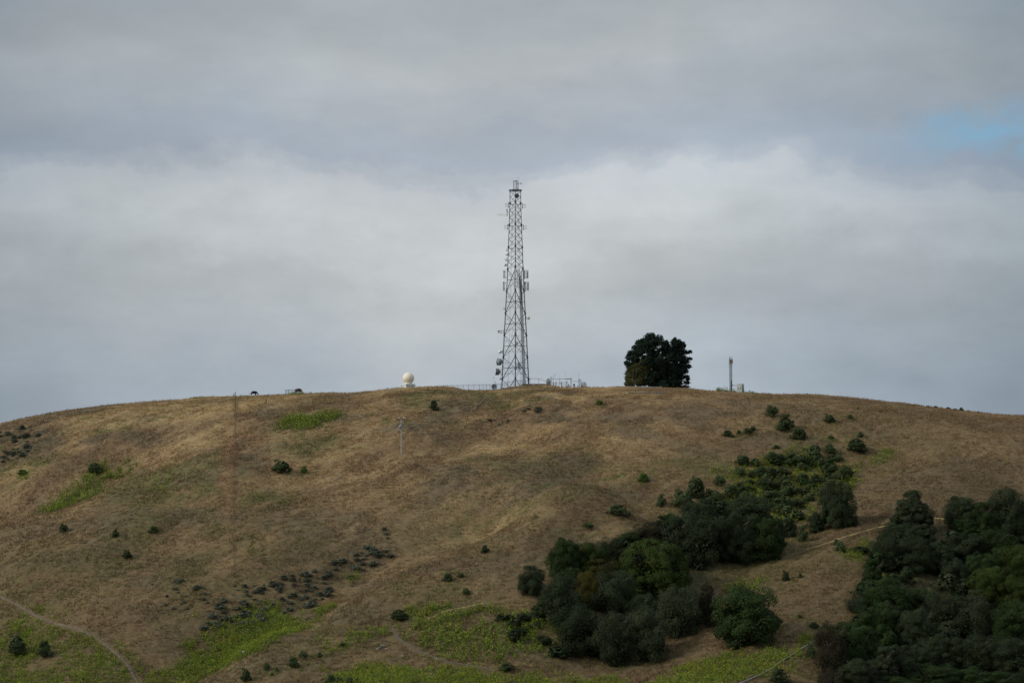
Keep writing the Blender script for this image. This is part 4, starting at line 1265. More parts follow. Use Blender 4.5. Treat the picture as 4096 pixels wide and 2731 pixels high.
# ------------------------------------------------------------------ utility pole
g = ground_px(1605.5, 1820); top = P(1605, 1675, g.y); kk = g.y / F
t = thing('utility_pole', 'weathered wooden utility pole with crossarm and transformer on the slope', 'utility pole', g)
MB().tube(g - Vector((0, 0, .5)), top, .175, 10, .11).build('pole', M['pole'], t)
q = lambda a, b, d=0.: P(a, b, g.y + d)
mb = MB(); a = q(1591, 1675.8, -.15); b = q(1621.5, 1673.5, .6)
d = (b - a); mb.box((a + b) / 2 + Vector((0, -.2, 0)), (d.length, .12, .15), math.atan2(d.y, d.x)); mb.build('crossarm', M['wood_dk'], t)
mb = MB()
for x_ in (1592, 1598, 1614, 1617.5, 1621):
    p = q(x_, 1673.5); mb.tube(p, p + Vector((0, 0, .28)), .06, 6, .09)
mb.build('insulator', M['white'], t)
mb = MB(); mb.tube(q(1608.5, 1681, -.3), q(1615, 1691, -.3), .05, 5); mb.build('brace', M['pale'], t)
mb = MB().lathe([(.30, 0), (.36, .04), (.36, .78), (.3, .84), (.01, .86)], q(1600.5, 1712.5, -.1), (0, 0, 1), 14)
tr = mb.build('transformer', M['grey'], t, True)
MB().tube(q(1599, 1703), q(1599, 1698.5), .06, 6).tube(q(1602, 1703), q(1602, 1698), .06, 6).build('bushing', M['white'], t)
mb = MB(); mb.tube(q(1594.5, 1718.5), q(1594.5, 1720.5), .13, 8); mb.build('insulator', M['white'], t)
mb = MB(); mb.tube(q(1592, 1734), q(1606, 1730), .06, 5); mb.tube(q(1601, 1729), q(1605, 1733), .07, 5); mb.build('bracket', M['wood_dk'], t)
mb = MB().tube(q(1607.6, 1772), q(1607.6, 1774.5), .12, 8); mb.build('meter', M['pale'], t)
for lab, a, b in (('white stick standing in the dry grass right of the utility pole', (1681, 1788), (1695, 1808)), ('thin pale stick in the grass left of the utility pole', (1525, 1807), (1513, 1826)),
                  ('short pale stake lower left of the utility pole', (1293, 1940), (1294, 1946))):
    g1 = ground_px(*b); p = P(*a, g1.y); t = MB().tube(g1 - Vector((0, 0, .1)), p, .055, 5).build('stick', M['deadwood']); tag(t, lab, 'stick')
for lab, a, b in (('pale pipe lying down the slope below the fence, left of the tower', (1891, 1645), (1942, 1594)), ('grey branch lying in the grass below left of the utility pole', (1335, 1925), (1367, 1903))):
    g0, g1 = ground_px(*a), ground_px(*b); pts = [g0.lerp(g1, f) for f in (0, .25, .5, .75, 1)]
    mb = MB().path([Vector((p.x, p.y, gz(p.x, p.y) + .28)) for p in pts], .075, 6); tag(mb.build('pipe' if 'pipe' in lab else 'branch', M['pipe'] if 'pipe' in lab else M['deadwood'], origin=g0), lab, 'pipe' if 'pipe' in lab else 'branch')
Lp = [(3262, 2568), (3205, 2602), (3150, 2636), (3110, 2662), (3085, 2682), (3040, 2705), (2985, 2728), (2920, 2756)]
mb = MB(); pts = [ground_px(*p) for p in Lp]; mb.path([p + Vector((0, 0, .4)) for p in pts], .12, 8)
tag(mb.build('pipe', M['pipe'], origin=pts[0]), 'long pale pipe running down beside the right wood at the bottom', 'pipe')

# ------------------------------------------------------------------ wire fence running down the slope, and pen
wf = thing('wire_fence', 'old wire fence with dark posts running straight down the left slope', 'fence', ground_px(940, 1590))
tops = []
mats = M['wood_dk']
FP = [(941 + .6 * math.sin(k * .9) - max(0, k - 8) * .28, 1589 + k * 17 + k * k * .42) for k in range(27)]
for i, (sx, sy) in enumerate(FP):
    g = ground_px(sx, sy); hgt = 1.55 if i else 1.7; r = (.06 if i < 10 else .045) if i else .12
    MB().tube(g - Vector((0, 0, .3)), g + Vector((0, 0, hgt)), r, 5).build('post', mats if i < 8 else M['bark'], wf); tops.append(g)
mb = MB()
for h in (.35, .7, 1.05, 1.4):
    for a, b in zip(tops[:-1], tops[1:]): mb.tube(a + Vector((0, 0, h)), b + Vector((0, 0, h)), .009, 3, cap=False)
mb.build('wire', M['steel_dark'], wf)
for lab, sx, sy, top, br in (('dark corner post with a slanting brace at the fence top on the ridge', 934, 1586, 1574, (930, 1586)), ('thin light post on the ridge just left of the wire fence', 937.5, 1586, 1574.5, None),
                             ('short dark post right of the wire fence below the ridge', 949, 1621, 1608, None), ('dark braced fence post alone in the grass below the black cow', 1066, 1613, 1595, (1056, 1615)),
                             ('small dark stake in the grass left below the black cow', 988, 1594, 1586, None)):
    Yp = float(hitY([sx], [sy])[0]) if sy > 1590 else 746.0
    if sy > 1590: g = ground_px(sx, sy)
    else: g = on_ground(sx, 746)
    t = thing('fence_post', lab, 'post', g); MB().tube(g - Vector((0, 0, .2)), (g.x, g.y, P(sx, top, g.y).z), .06 if 'light' in lab else .09, 6).build('post', M['pole'] if 'light' in lab else M['wood_dk'], t)
    if br: p = P(*br, g.y); MB().tube((p.x, p.y, gz(p.x, p.y)), P(sx, (sy + top) / 2 - 1, g.y), .06, 5).build('brace', M['wood_dk'], t)
pen = thing('wire_pen', 'small square wire pen with barbed arms beside weeds on the left ridge', 'pen', on_ground(1165, 744))
cor = [(1142, 1561, 743.5, -1), (1156, 1560, 742.0, -1), (1181.5, 1557, 742.5, .4), (1191, 1556.5, 745.5, .9), (1195.5, 1556, 746.5, .9), (1142.5, 1560.6, 746.0, -1)]
W = [P(*c[:3]) for c in cor]
for p, c in zip(W[:5], cor):
    MB().tube((p.x, p.y, gz(p.x, p.y) - .3), p, .055, 6).tube(p, p + Vector((.32 * c[3], 0, .30)), .04, 5).build('post', M['steel_dark'], pen)
mb = MB(); order = [0, 1, 2, 3, 4, 5, 0]
for a, b in zip(order[:-1], order[1:]):
    mb.tube(W[a], W[b], .045, 5)
mb.build('rail', M['steel_dark'], pen)
mb = MB()
for a, b in zip(order[:-1], order[1:]):
    A, B = W[a], W[b]; n = max(2, int((B - A).length / .22)); za = A.z - gz(A.x, A.y); zb_ = B.z - gz(B.x, B.y)
    for q in range(n):
        f0, f1 = q / n, min(1, (q + 3) / n); h0_ = za + (zb_ - za) * f0; h1_ = za + (zb_ - za) * f1
        mb.tube(A.lerp(B, f0), A.lerp(B, f1) - Vector((0, 0, h1_)), .008, 3, cap=False); mb.tube(A.lerp(B, f1), A.lerp(B, f0) - Vector((0, 0, h0_)), .008, 3, cap=False)
mb.build('wire_mesh', M['steel'], pen)


# ------------------------------------------------------------------ cattle
def skin_mesh(name, verts, edges, radii, root, mat):
    me = bpy.data.meshes.new(name); me.from_pydata(verts, edges, []); o = bpy.data.objects.new('temp_skin', me); COL.objects.link(o)
    o.modifiers.new('s', 'SKIN'); sub = o.modifiers.new('u', 'SUBSURF'); sub.levels = 2; sub.render_levels = 2
    for i, r in enumerate(radii):
        v = me.skin_vertices[0].data[i]; v.radius = r if isinstance(r, tuple) else (r, r); v.use_root = (i == root)
    dg = bpy.context.evaluated_depsgraph_get(); dg.update()
    res = bpy.data.meshes.new_from_object(o.evaluated_get(dg)); bpy.data.objects.remove(o)
    res.name = name; res.materials.clear(); res.materials.append(mat)
    res.polygons.foreach_set('use_smooth', [True] * len(res.polygons)); return res


def cow(label, loc, rz, mat, s=1.0):
    """grazing, facing +x"""
    V = [(-.98, 0, 1.04), (-.55, 0, 1.00), (0, 0, .95), (.45, 0, 1.00), (.80, 0, 1.02), (1.08, 0, .80), (1.26, 0, .52), (1.36, 0, .36), (1.46, 0, .14)]
    R = [(.40, .40), (.50, .46), (.56, .48), (.53, .46), (.40, .34), (.26, .22), (.20, .19), (.18, .16), (.12, .11)]
    E = [(i, i + 1) for i in range(8)]
    def leg(parent, pts):
        last = parent
        for p, r in pts:
            V.append(p); R.append((r, r)); E.append((last, len(V) - 1)); last = len(V) - 1
    for sd in (-.2, .2):
        k = .1 if sd > 0 else 0
        leg(0, [((-.88, sd, .66), .26), ((-.98 + k, sd * 1.05, .44), .14), ((-.92 + k, sd * 1.05, .22), .10), ((-.90 + k, sd * 1.05, .03), .10)])
        leg(3, [((.58, sd, .62), .21), ((.62 - k * 2, sd, .38), .13), ((.60 - k * 2, sd, .18), .09), ((.62 - k * 2, sd, .03), .10)])
        V.append((1.20, sd * .95, .60)); R.append((.05, .03)); E.append((6, len(V) - 1))
    me_ = skin_mesh('body', V, E, R, 2, mat)
    t = thing('cow', label, 'cow', loc, rz, 'cattle on the hill'); t.scale = (s, s, s)
    link('body', me_, t)
    mb = MB(); mb.path([Vector(p) for p in ((-1.18, 0, 1.25), (-1.30, .02, 1.0), (-1.40, .03, .75), (-1.48, .03, .6))], .035, 6); mb.tube((-1.46, .03, .64), (-1.58, .03, .38), .07, 6, .03)
    o = mb.build('tail', mat, None); o.location = (0, 0, 0); o.parent = t


g = on_ground(1016, 744.5); cow('black cow grazing on the skyline between the wire fence and the pen', (g.x, g.y, g.z + .22), 0.05, M['cow'], .93)
g = on_ground(1195, 746.0); cow('dark brown cow half hidden behind weeds at the pen', (g.x - .1, g.y, g.z + .3), -.5, M['cowb'], 1.0)
g = ground_px(3157, 2070); cow('black cow standing in the gully below the shrubs on the right', (g.x, g.y, g.z), 2.75, M['cow'], .78)

# ------------------------------------------------------------------ little sign and rocks in the foreground
g = ground_px(974, 2622); t = thing('notice_board', 'small white notice over a black box standing at the edge of the bright weed field', 'sign', g)
kk = g.y / F
MB().box(g + Vector((0, 0, .62)), (.62, .06, .95)).build('back_panel', M['greydk'], t)
MB().box(g + Vector((-.02, -.045, .80)), (.42, .03, .46)).build('notice', M['white'], t)
MB().box(g + Vector((-.01, -.065, .90)), (.22, .012, .07)).box(g + Vector((-.03, -.065, .77)), (.24, .012, .12)).box(g + Vector((.07, -.065, .84)), (.06, .012, .16)).build('printing', M['greydk'], t)
MB().lathe([(.12, -.26), (.22, -.18), (.25, 0), (.22, .16), (.01, .2)], g + Vector((0, -.16, .36)), (0, 0, 1), 14).build('box', M['black'], t, True)
for sd in (-.26, .26): MB().tube(g + Vector((sd, .05, -.2)), g + Vector((sd, .05, 1.1)), .035, 6).build('post', M['wood_dk'], t)


def rock(label, sx, sy, r, mat, flat=.6):
    bm = bmesh.new(); bmesh.ops.create_icosphere(bm, subdivisions=2, radius=r)
    for v in bm.verts: v.co *= 1 + random.uniform(-.22, .22); v.co.z *= flat; v.co.x *= 1.25
    m2 = bpy.data.meshes.new('rock'); bm.to_mesh(m2); bm.free(); m2.materials.append(mat)
    g_ = ground_px(sx, sy); o = link('rock', m2, None, g_ + Vector((0, 0, r * .15))); tag(o, label, 'rock', 'rocks in the grass')


rock('dark grey rock on the dry knoll at the bottom', 1531, 2586, .55, M['rock']); rock('dark rock touching the left side of the larger rock on the knoll', 1519, 2592, .32, M['rock'])
rock('small pale bluish rock left of the dark rocks on the knoll', 1510, 2597, .22, M['rockp']); rock('small pale rock right of the dark rocks on the knoll', 1545, 2598, .24, M['rockp'])
rock('flat pale stone below the knoll near the weeds', 1611, 2626, .2, M['rockp'])
rock('pale boulder half hidden in the brush by the right ridge skyline', 3625, 1617, .6, M['rock'], .4)
g0 = ground_px(3095, 2240); tb = thing('dead_branch', 'bleached forked dead branch on the ground below the wood', 'branch', g0)
mb = MB(); q = lambda a, b: P(a, b, g0.y)
mb.path([q(3097, 2228), q(3098, 2238), q(3103, 2246), q(3112, 2252), q(3125, 2256)], .07, 5); mb.path([q(3108, 2248), q(3118, 2250), q(3124, 2246)], .04, 4); mb.tube(q(3112, 2252), q(3104, 2256), .04, 4)
mb.build('limb', M['deadwood'], tb)
g0 = ground_px(2757, 2335); tb = thing('dead_tree', 'bare grey dead trunk leaning out of the central wood', 'tree', g0)
MB().path([g0 - Vector((0, 0, .3)), P(2765, 2310, g0.y), P(2778, 2285, g0.y), P(2792, 2262, g0.y)], .13, 7).build('trunk', M['bark'], tb)

# ------------------------------------------------------------------ foliage
def crown(name, seed, nl, per, lr, leaf, kind='oak', asp=0.7, outw=1.0, fill=0.12):
    """unit crown: width 1, z from 0 to 1; lobes of leaves over a lumpy dome"""
    global rng
    keep = rng; rng = np.random.default_rng(seed)
    C, Rr = [], []
    while len(C) < nl:
        d = rand_unit(1)[0]
        if kind == 'dome':
            if d[2] < -0.35: continue
            rad = 0.90 + 0.10 * rng.random()
        elif kind == 'shrub':
            if d[2] < -0.1: continue
            rad = 0.55 + 0.45 * rng.random()
        else:
            if d[2] < -0.72: continue
            rad = 0.62 + 0.40 * rng.random()
        if rng.random() < fill: rad *= 0.55
        r = lr * (0.6 + 0.8 * rng.random())
        c = np.array([0, 0, .5]) + d * np.array([.5, .5, .5]) * rad
        if kind == 'cone':
            z = rng.random() ** 1.3; rr = (0.5 - 0.40 * z) * (0.75 + .35 * rng.random()); a = rng.random() * 6.28
            c = np.array([math.cos(a) * rr, math.sin(a) * rr, .05 + z * .88]); r *= .8
        if kind == 'shrub': c = np.array([0, 0, .10]) + d * np.array([.45, .45, .78]) * rad * (0.7 + .6 * vnoise(d[0] * 1.7 + seed, d[1] * 1.7, seed))
        c[:2] *= 1 - lr * .7; c[2] = np.clip(c[2], r * .5, 1 - r * .6)
        C.append(c); Rr.append(r)
    C = np.array(C); Rr = np.array(Rr)
    n = nl * per; li = np.repeat(np.arange(nl), per)
    d = rand_unit(n); out = C[li] - np.array([0, 0, .42]); out /= np.linalg.norm(out, axis=1, keepdims=True) + 1e-6
    d = d + out * 0.55 * outw; d[:, 2] += .18; d /= np.linalg.norm(d, axis=1, keepdims=True)
    q = Rr[li][:, None] * (0.55 + 0.5 * rng.random((n, 1)) ** .6)
    sq = np.array([1.08, 1.08, .86])
    p = C[li] + d * q * sq
    nn = d + rand_unit(n) * .48; nn /= np.linalg.norm(nn, axis=1, keepdims=True)
    V, Fq = quads(p, nn, leaf * (.55 + .9 * rng.random(n)), asp)
    # inner mass of twigs and leaves that closes the crown
    ni = int(n * .10); pi = rand_unit(ni) * (rng.random((ni, 1)) ** .4) * np.array([.34, .34, .34]) + np.array([0, 0, .47])
    V2, F2 = quads(pi, rand_unit(ni), leaf * 2.2 * (.7 + .6 * rng.random(ni)), 1.0)
    rng = keep
    hx = np.percentile(np.abs(V[:, :2]), 99.3); z0, z1 = np.percentile(V[:, 2], 0.7), np.percentile(V[:, 2], 99.5)
    for A in (V, V2):
        A[:, :2] *= 0.5 / hx; A[:, 2] = (A[:, 2] - z0) / (z1 - z0)
    return mesh_np(name, np.concatenate([V, V2]), np.concatenate([Fq, F2 + len(V)]), L['dark'])


def trunk_mesh(seed, lean=.08):
    r = random.Random(seed); mb = MB(); p = Vector((0, 0, -.18)); w_ = .035; fork = Vector((r.uniform(-lean, lean), r.uniform(-lean, lean), .28))
    mb.tube(p, fork, w_ * 1.25, 8, w_)
    for i in range(6):
        a = 6.28 * i / 6 + r.uniform(-.4, .4); q = fork + Vector((math.cos(a) * .17, math.sin(a) * .17, r.uniform(.12, .28)))
        e = q + Vector((math.cos(a) * .14, math.sin(a) * .14, r.uniform(.1, .28)))
        mb.tube(fork, q, w_ * .6, 6, w_ * .4); mb.tube(q, e, w_ * .4, 5, w_ * .18)
        mb.tube(q, q + Vector((math.cos(a + 1) * .12, math.sin(a + 1) * .12, .15)), w_ * .3, 5, w_ * .1)
    for i in range(12):
        a = r.uniform(0, 6.28); q = fork + Vector((math.cos(a) * .12, math.sin(a) * .12, r.uniform(.05, .3))); e = Vector((math.cos(a) * r.uniform(.38, .52), math.sin(a) * r.uniform(.38, .52), r.uniform(.35, .92)))
        m2_ = q.lerp(e, .5) + Vector((0, 0, r.uniform(-.03, .06))); mb.tube(q, m2_, w_ * .28, 4, w_ * .2); mb.tube(m2_, e, w_ * .2, 4, w_ * .07)
        mb.tube(m2_, e + Vector((r.uniform(-.1, .1), r.uniform(-.1, .1), .08)), w_ * .14, 4, w_ * .05)
    me = bpy.data.meshes.new('trunk'); me.from_pydata([tuple(v) for v in mb.v], [], mb.f); me.update(); me.materials.append(M['bark']); return me


OAK = [crown('crown', 20 + i, 74 + 8 * i, 430, .125 + .012 * (i % 3), .021, 'oak') for i in range(4)]
DOME = [crown('crown', 40 + i, 150, 240, .085, .019, 'dome', outw=1.4) for i in range(2)]
LOOSE = [crown('crown', 60 + i, 66, 400, .15, .019, 'oak', outw=.6, fill=.3) for i in range(2)]
CONE = [crown('crown', 80 + i, 70, 380, .13, .021, 'cone') for i in range(2)]
BUSH = [crown('shrub', 90 + i, 13 + 2 * i, 110, .20, .070, 'shrub') for i in range(6)]
SAGE = [crown('sagebrush', 120 + i, 15, 60, .30, .11, 'shrub', .4, .6) for i in range(3)]
TRUNK = [trunk_mesh(i) for i in range(4)]
KINDS = dict(oak=OAK, dome=DOME, loose=LOOSE, cone=CONE)
_tk = [0]


def tree(label, cx, cy, w_, h, kind, leaf, name='oak_tree', group='trees of the lower woods', cat='tree', squash=1.0):
    """crown centre, width and height in photo pixels; the foot is found on the hill under the crown"""
    _tk[0] += 1
    foot = cy + h * .5
    Y = float(hitY([cx], [min(foot, 3050)])[0]); u, e = ue(cx, cy); x = float(u) * Y
    gzz = gz(x, Y); k = Y / F
    W_ = w_ * k * 1.12; H = h * k * 1.06
    zc = float(e) * Y; zbase = zc - H / 2
    z0 = min(gzz, zbase + H * .12)
    t = thing(name, label, cat, (x, Y, gzz - .1), 0, group)
    ms = KINDS[kind]; me = ms[_tk[0] % len(ms)]
    o = link('crown', me, t, (0, 0, zbase - gzz + .1)); o.scale = (W_, W_ * squash, H); o.rotation_euler = (0, 0, _tk[0] * 1.37)
    o.material_slots[0].link = 'OBJECT'; o.material_slots[0].material = L[leaf]
    tr = link('trunk', TRUNK[_tk[0] % 4], t, (0, 0, max(0, zbase - gzz - H * .1))); ht = max(H, 1.5) * 1.0; tr.scale = (W_ * .95, W_ * .95, ht)
    return t


def zoomed(x, y): return 2000 + x / 1.68, 1900 + y / 1.68          # detail view of the central wood


CW = [
    (1030, 615, 440, 345, 'dome', 'green', 'largest tree of the central wood, a broad rounded bright green dome'),
    (590, 570, 215, 215, 'oak', 'green', 'bright green lobed tree left of the big dome, behind the olive tree'),
    (430, 560, 200, 250, 'oak', 'deep', 'dark green tree at the upper left edge of the central wood'),
    (745, 510, 190, 170, 'loose', 'dark', 'dim grey-green tree between the bright lobed tree and the big dome'),
    (690, 650, 220, 165, 'oak', 'olive', 'olive-brown tree just left of the big dome'),
    (590, 775, 165, 235, 'oak', 'yellow', 'most yellow tree of the central wood, narrow and upright'),
    (765, 800, 310, 290, 'loose', 'dark', 'bluish dark tree right of the yellow tree'),
    (405, 850, 270, 350, 'loose', 'dark', 'wide dark tree left of the yellow tree'),
    (215, 710, 165, 190, 'oak', 'dark', 'small round dark tree alone at the far left of the central wood'),
    (520, 1050, 290, 330, 'loose', 'dark', 'dark spreading tree at the lower left front of the central wood'),
    (765, 1105, 280, 340, 'loose', 'grey', 'grey-green tree at the bottom front of the central wood, left of its twin'),
    (1005, 1080, 270, 330, 'loose', 'grey', 'grey-green tree at the bottom front of the central wood, right of its twin'),
    (955, 925, 220, 220, 'oak', 'dark', 'dark tree standing behind the two grey-green front trees'),
    (1195, 925, 280, 330, 'loose', 'grey', 'dull grey twiggy tree below the right side of the big dome'),
    (1390, 880, 190, 270, 'cone', 'brown', 'brownish olive tree left of the round bright tree on the wood edge'),
    (1655, 945, 400, 370, 'oak', 'deep', 'large bright dark-green tree alone at the right edge of the central wood'),
    (1000, 400, 200, 160, 'oak', 'brown', 'olive-dark tree just above the top of the big dome'),
    (1095, 350, 190, 150, 'cone', 'deep', 'green feathery tree at the upper edge above the big dome'),
    (1175, 440, 240, 290, 'cone', 'dark', 'very dark tree directly right of the big dome top'),
    (1335, 430, 300, 360, 'loose', 'dark', 'tall shadowy tree right of the very dark tree beside the big dome'),
    (1345, 255, 220, 180, 'oak', 'dark', 'rounded tree at the upper edge between the gully shrubs and the wood'),
    (1670, 265, 300, 220, 'oak', 'dark', 'broad dark green tree at the top right of the central wood'),
    (1590, 430, 260, 310, 'oak', 'dark', 'dark tree in front of the broad top right tree, left of the pale-stemmed one'),
    (1775, 425, 280, 270, 'oak', 'deep', 'tree with pale bare stems at the right end of the central wood'),
    (880, 440, 160, 110, 'oak', 'deep', 'small green tree peeping out above the left shoulder of the big dome'),
    (470, 690, 150, 130, 'oak', 'deep', 'low green tree under the dark tree at the upper left edge'),
]
for a, b, w_, h, kd, lf, lab in CW:
    x, y = zoomed(a, b); tree(lab, x, y, w_ / 1.68, h / 1.68, kd, lf)
    if 'pale bare stems' in lab:
        g = ground_px(3074, 2212); t = thing('bare_stem', 'pale forked bare stem in front of the right end of the central wood', 'trunk', g)
        q = lambda a_, b_: P(a_, b_, g.y - 2.5); mb = MB(); mb.path([g - Vector((0, 2.5, .3)), q(3071, 2196), q(3060, 2183)], .14, 6); mb.path([q(3071, 2196), q(3082, 2184), q(3094, 2172)], .09, 5); mb.tube(q(3060, 2183), q(3048, 2180), .07, 5)
        mb.build('stem', M['deadwood'], t)
tree('isolated dark oak standing on the slope between the two woods', 3345, 2022, 128, 172, 'oak', 'dark', group='lone trees on the right slope')
tree('smaller bushy tree touching the isolated dark oak on its left', 3268, 2088, 62, 74, 'oak', 'dark', group='lone trees on the right slope')
tree('small bushy tree touching the isolated dark oak on its right', 3402, 2075, 56, 60, 'oak', 'dark', group='lone trees on the right slope')


def zr_(x, y): return 3000 + x / 2.145, 2000 + y / 2.145           # detail view of the right wood


RW = [
    (1390, 110, 400, 360, 'cone', 'grey', 'grey-green pointed tree at the top left of the right wood'),
    (1810, 115, 270, 270, 'oak', 'dark', 'dark tree right of the grey-green pointed tree, above the straw path'),
    (1840, 245, 190, 170, 'oak', 'deep', 'green tree in front of the dark tree where the straw path ends'),
    (2010, 180, 280, 300, 'oak', 'deep', 'high green tree second from the right edge of the right wood'),
    (2210, 130, 320, 420, 'oak', 'dark', 'highest tree of the right wood at the right picture edge'),
    (1280, 340, 360, 270, 'loose', 'dark', 'dark tree just below the grey-green pointed tree'),
    (1140, 460, 240, 260, 'loose', 'dark', 'shadowy tree at the left edge where the right wood meets the straw path'),
    (1390, 475, 330, 280, 'loose', 'dark', 'greyish drooping tree above the bare scree patch'),
    (1600, 490, 290, 240, 'dome', 'dark', 'rounded dark tree right of the greyish drooping tree'),
    (1050, 660, 240, 290, 'cone', 'deep', 'bright green upright tree on the left edge of the right wood'),
    (1850, 430, 310, 260, 'oak', 'dark', 'dark tree in the middle of the right wood below the straw path end'),
    (2110, 420, 340, 300, 'oak', 'deep', 'green tree below the high trees at the right picture edge'),
    (2310, 560, 350, 320, 'oak', 'green', 'bright-topped tree at the right picture edge, middle height'),
    (1990, 590, 260, 240, 'oak', 'deep', 'small-crowned green tree left of the bright-topped edge tree'),
    (1755, 660, 220, 290, 'oak', 'dark', 'very dark tree right of the bare scree patch'),
    (1450, 850, 220, 170, 'oak', 'deep', 'small tree just under the bare scree patch'),
    (1170, 830, 380, 290, 'oak', 'deep', 'broad green tree left below the bare scree patch'),
    (2050, 740, 320, 310, 'oak', 'green', 'brightest lobed tree on the right side of the right wood'),
    (2290, 820, 300, 320, 'oak', 'green', 'green tree at the right picture edge beside the brightest lobed tree'),
    (1100, 1040, 380, 300, 'oak', 'deep', 'lumpy green tree at mid height on the left flank of the right wood'),
    (910, 900, 180, 130, 'loose', 'grey', 'greyish bush at the left edge beside the lumpy green tree'),
    (1430, 1130, 340, 360, 'oak', 'dark', 'dark tree in the lower middle of the right wood'),
    (1650, 960, 330, 340, 'loose', 'dark', 'shadowy tree in the centre of the right wood'),
    (1900, 1010, 360, 360, 'loose', 'grey', 'grey-green tree right of the centre of the right wood'),
    (2250, 1070, 360, 360, 'oak', 'deep', 'dark green tree at the right picture edge, lower third'),
    (700, 1290, 290, 450, 'loose', 'brown', 'drooping brownish tree at the lower left corner of the right wood'),
    (900, 1270, 350, 370, 'oak', 'deep', 'green tree right of the drooping brownish tree'),
    (1150, 1430, 270, 320, 'cone', 'grey', 'pale grey-green pointed tree at the bottom of the right wood'),
    (930, 1500, 300, 260, 'oak', 'dark', 'dark tree at the bottom edge right of the drooping brownish tree'),
    (1390, 1400, 300, 280, 'oak', 'dark', 'dark tree right of the pale pointed tree at the bottom'),
    (1650, 1320, 370, 300, 'oak', 'dark', 'dark lumpy tree low in the right wood, right of the centre'),
    (1960, 1330, 370, 330, 'loose', 'dark', 'shadowy broad tree low in the right wood near the edge'),
    (2260, 1370, 360, 340, 'oak', 'dark', 'dark tree low at the right picture edge'),
    (1560, 1530, 420, 220, 'oak', 'deep', 'green front tree at the bottom of the right wood, left of centre'),
    (1860, 1540, 360, 200, 'oak', 'deep', 'green front tree at the bottom of the right wood, right of centre'),
    (2180, 1570, 340, 190, 'oak', 'deep', 'green front tree in the bottom right corner'),
    (1250, 1600, 300, 160, 'oak', 'deep', 'low green crown cut by the bottom edge below the pale pointed tree'),
    (700, 1560, 240, 160, 'loose', 'brown', 'low brown crown at the bottom under the drooping brownish tree'),
]
for a, b, w_, h, kd, lf, lab in RW:
    x, y = zr_(a, b); tree(lab, x, y, w_ / 2.145, h / 2.145, kd, lf)
# scree patch in the right wood
g = ground_px(3690, 2318)

# ------------------------------------------------------------------ pines on the ridge
PY = 753.0
pk = PY / F


def zp4(x, y): return 2400 + x / 3.92, 1300 + y / 3.92            # detail view of the pines


def pine(label, name, base, lobes, leaf, trunk_top, limbs=True, lsz=.34, per=620, spike=True, dY=0.0, cat='tree'):
    """lobes: (x, y, rx, ry) in the detail view; depth is spread round the trunk"""
    global rng
    bx, by = zp4(*base); c = P(bx, by, PY + dY); g_ = gz(c.x, c.y)
    t = thing(name, label, cat, (c.x, c.y, g_ - .1), 0, 'trees on the ridge top')
    org = Vector((c.x, c.y, g_ - .1)); Vs, Fs, off = [], [], 0; mb = MB()
    tt = P(*zp4(*trunk_top), PY + dY)
    mb.tube(Vector((c.x, c.y, g_ - .6)), tt, .42, 8, .07)
    span = max(abs(l[0] - base[0]) for l in lobes) / 3.92 * pk
    for (lx, ly, rx, ry) in lobes:
        for rep in range(2):
            w = P(*zp4(lx, ly), PY + dY); dx = abs(w.x - c.x)
            dd = (1 if rep else -1) * math.sqrt(max(span * span * .8 - dx * dx, 0.4)) * rng.uniform(.15, .95)
            ctr = np.array([w.x, w.y + dd, w.z]); R_ = np.array([rx, (rx + ry) / 2, ry]) / 3.92 * pk * (1.0 if rep else .95)
            n = int(1.5 * per * (R_[0] * R_[2]) / 1.6) + 80
            d = rand_unit(n); d[:, 2] += .25; d /= np.linalg.norm(d, axis=1, keepdims=True)
            # needle tufts gathered on shoots
            ns = max(8, n // 11); sh = rand_unit(ns); k_ = rng.integers(0, ns, n); m_ = rng.random(n) < .75
            d2 = sh[k_] + rand_unit(n) * .15; d2 /= np.linalg.norm(d2, axis=1, keepdims=True); d = np.where(m_[:, None], d2, d)
            q = (.35 + .72 * rng.random((n, 1)) ** .7); q = np.where(m_[:, None], q * (0.72 + .62 * vnoise(k_ * 1.7, k_ * .3, 3)[:, None]), q)
            p = ctr + d * q * R_
            if spike: p[:, 2] += np.maximum(0, d[:, 2]) * .25 * rng.random(n)
            nn = d * .6 + rand_unit(n); nn /= np.linalg.norm(nn, axis=1, keepdims=True)
            V, Fq = quads(p - np.array(org), nn, lsz * (.6 + .8 * rng.random(n)), .45)
            Vs.append(V); Fs.append(Fq + off); off += len(V)
            if limbs:
                f = min(.85, max(.12, (w.z - g_) / max(tt.z - g_, 1) - .18)); p0 = Vector((c.x, c.y, g_)).lerp(tt, f)
                mid = p0.lerp(Vector(ctr), .55) + Vector((0, 0, -.15)); mb.tube(p0, mid, .13, 5, .08); mb.tube(mid, Vector(ctr), .08, 5, .03)
    link('crown', mesh_np('crown', np.concatenate(Vs), np.concatenate(Fs), L[leaf]), t)
    mb.build('trunk', M['bark'], t)
    return t


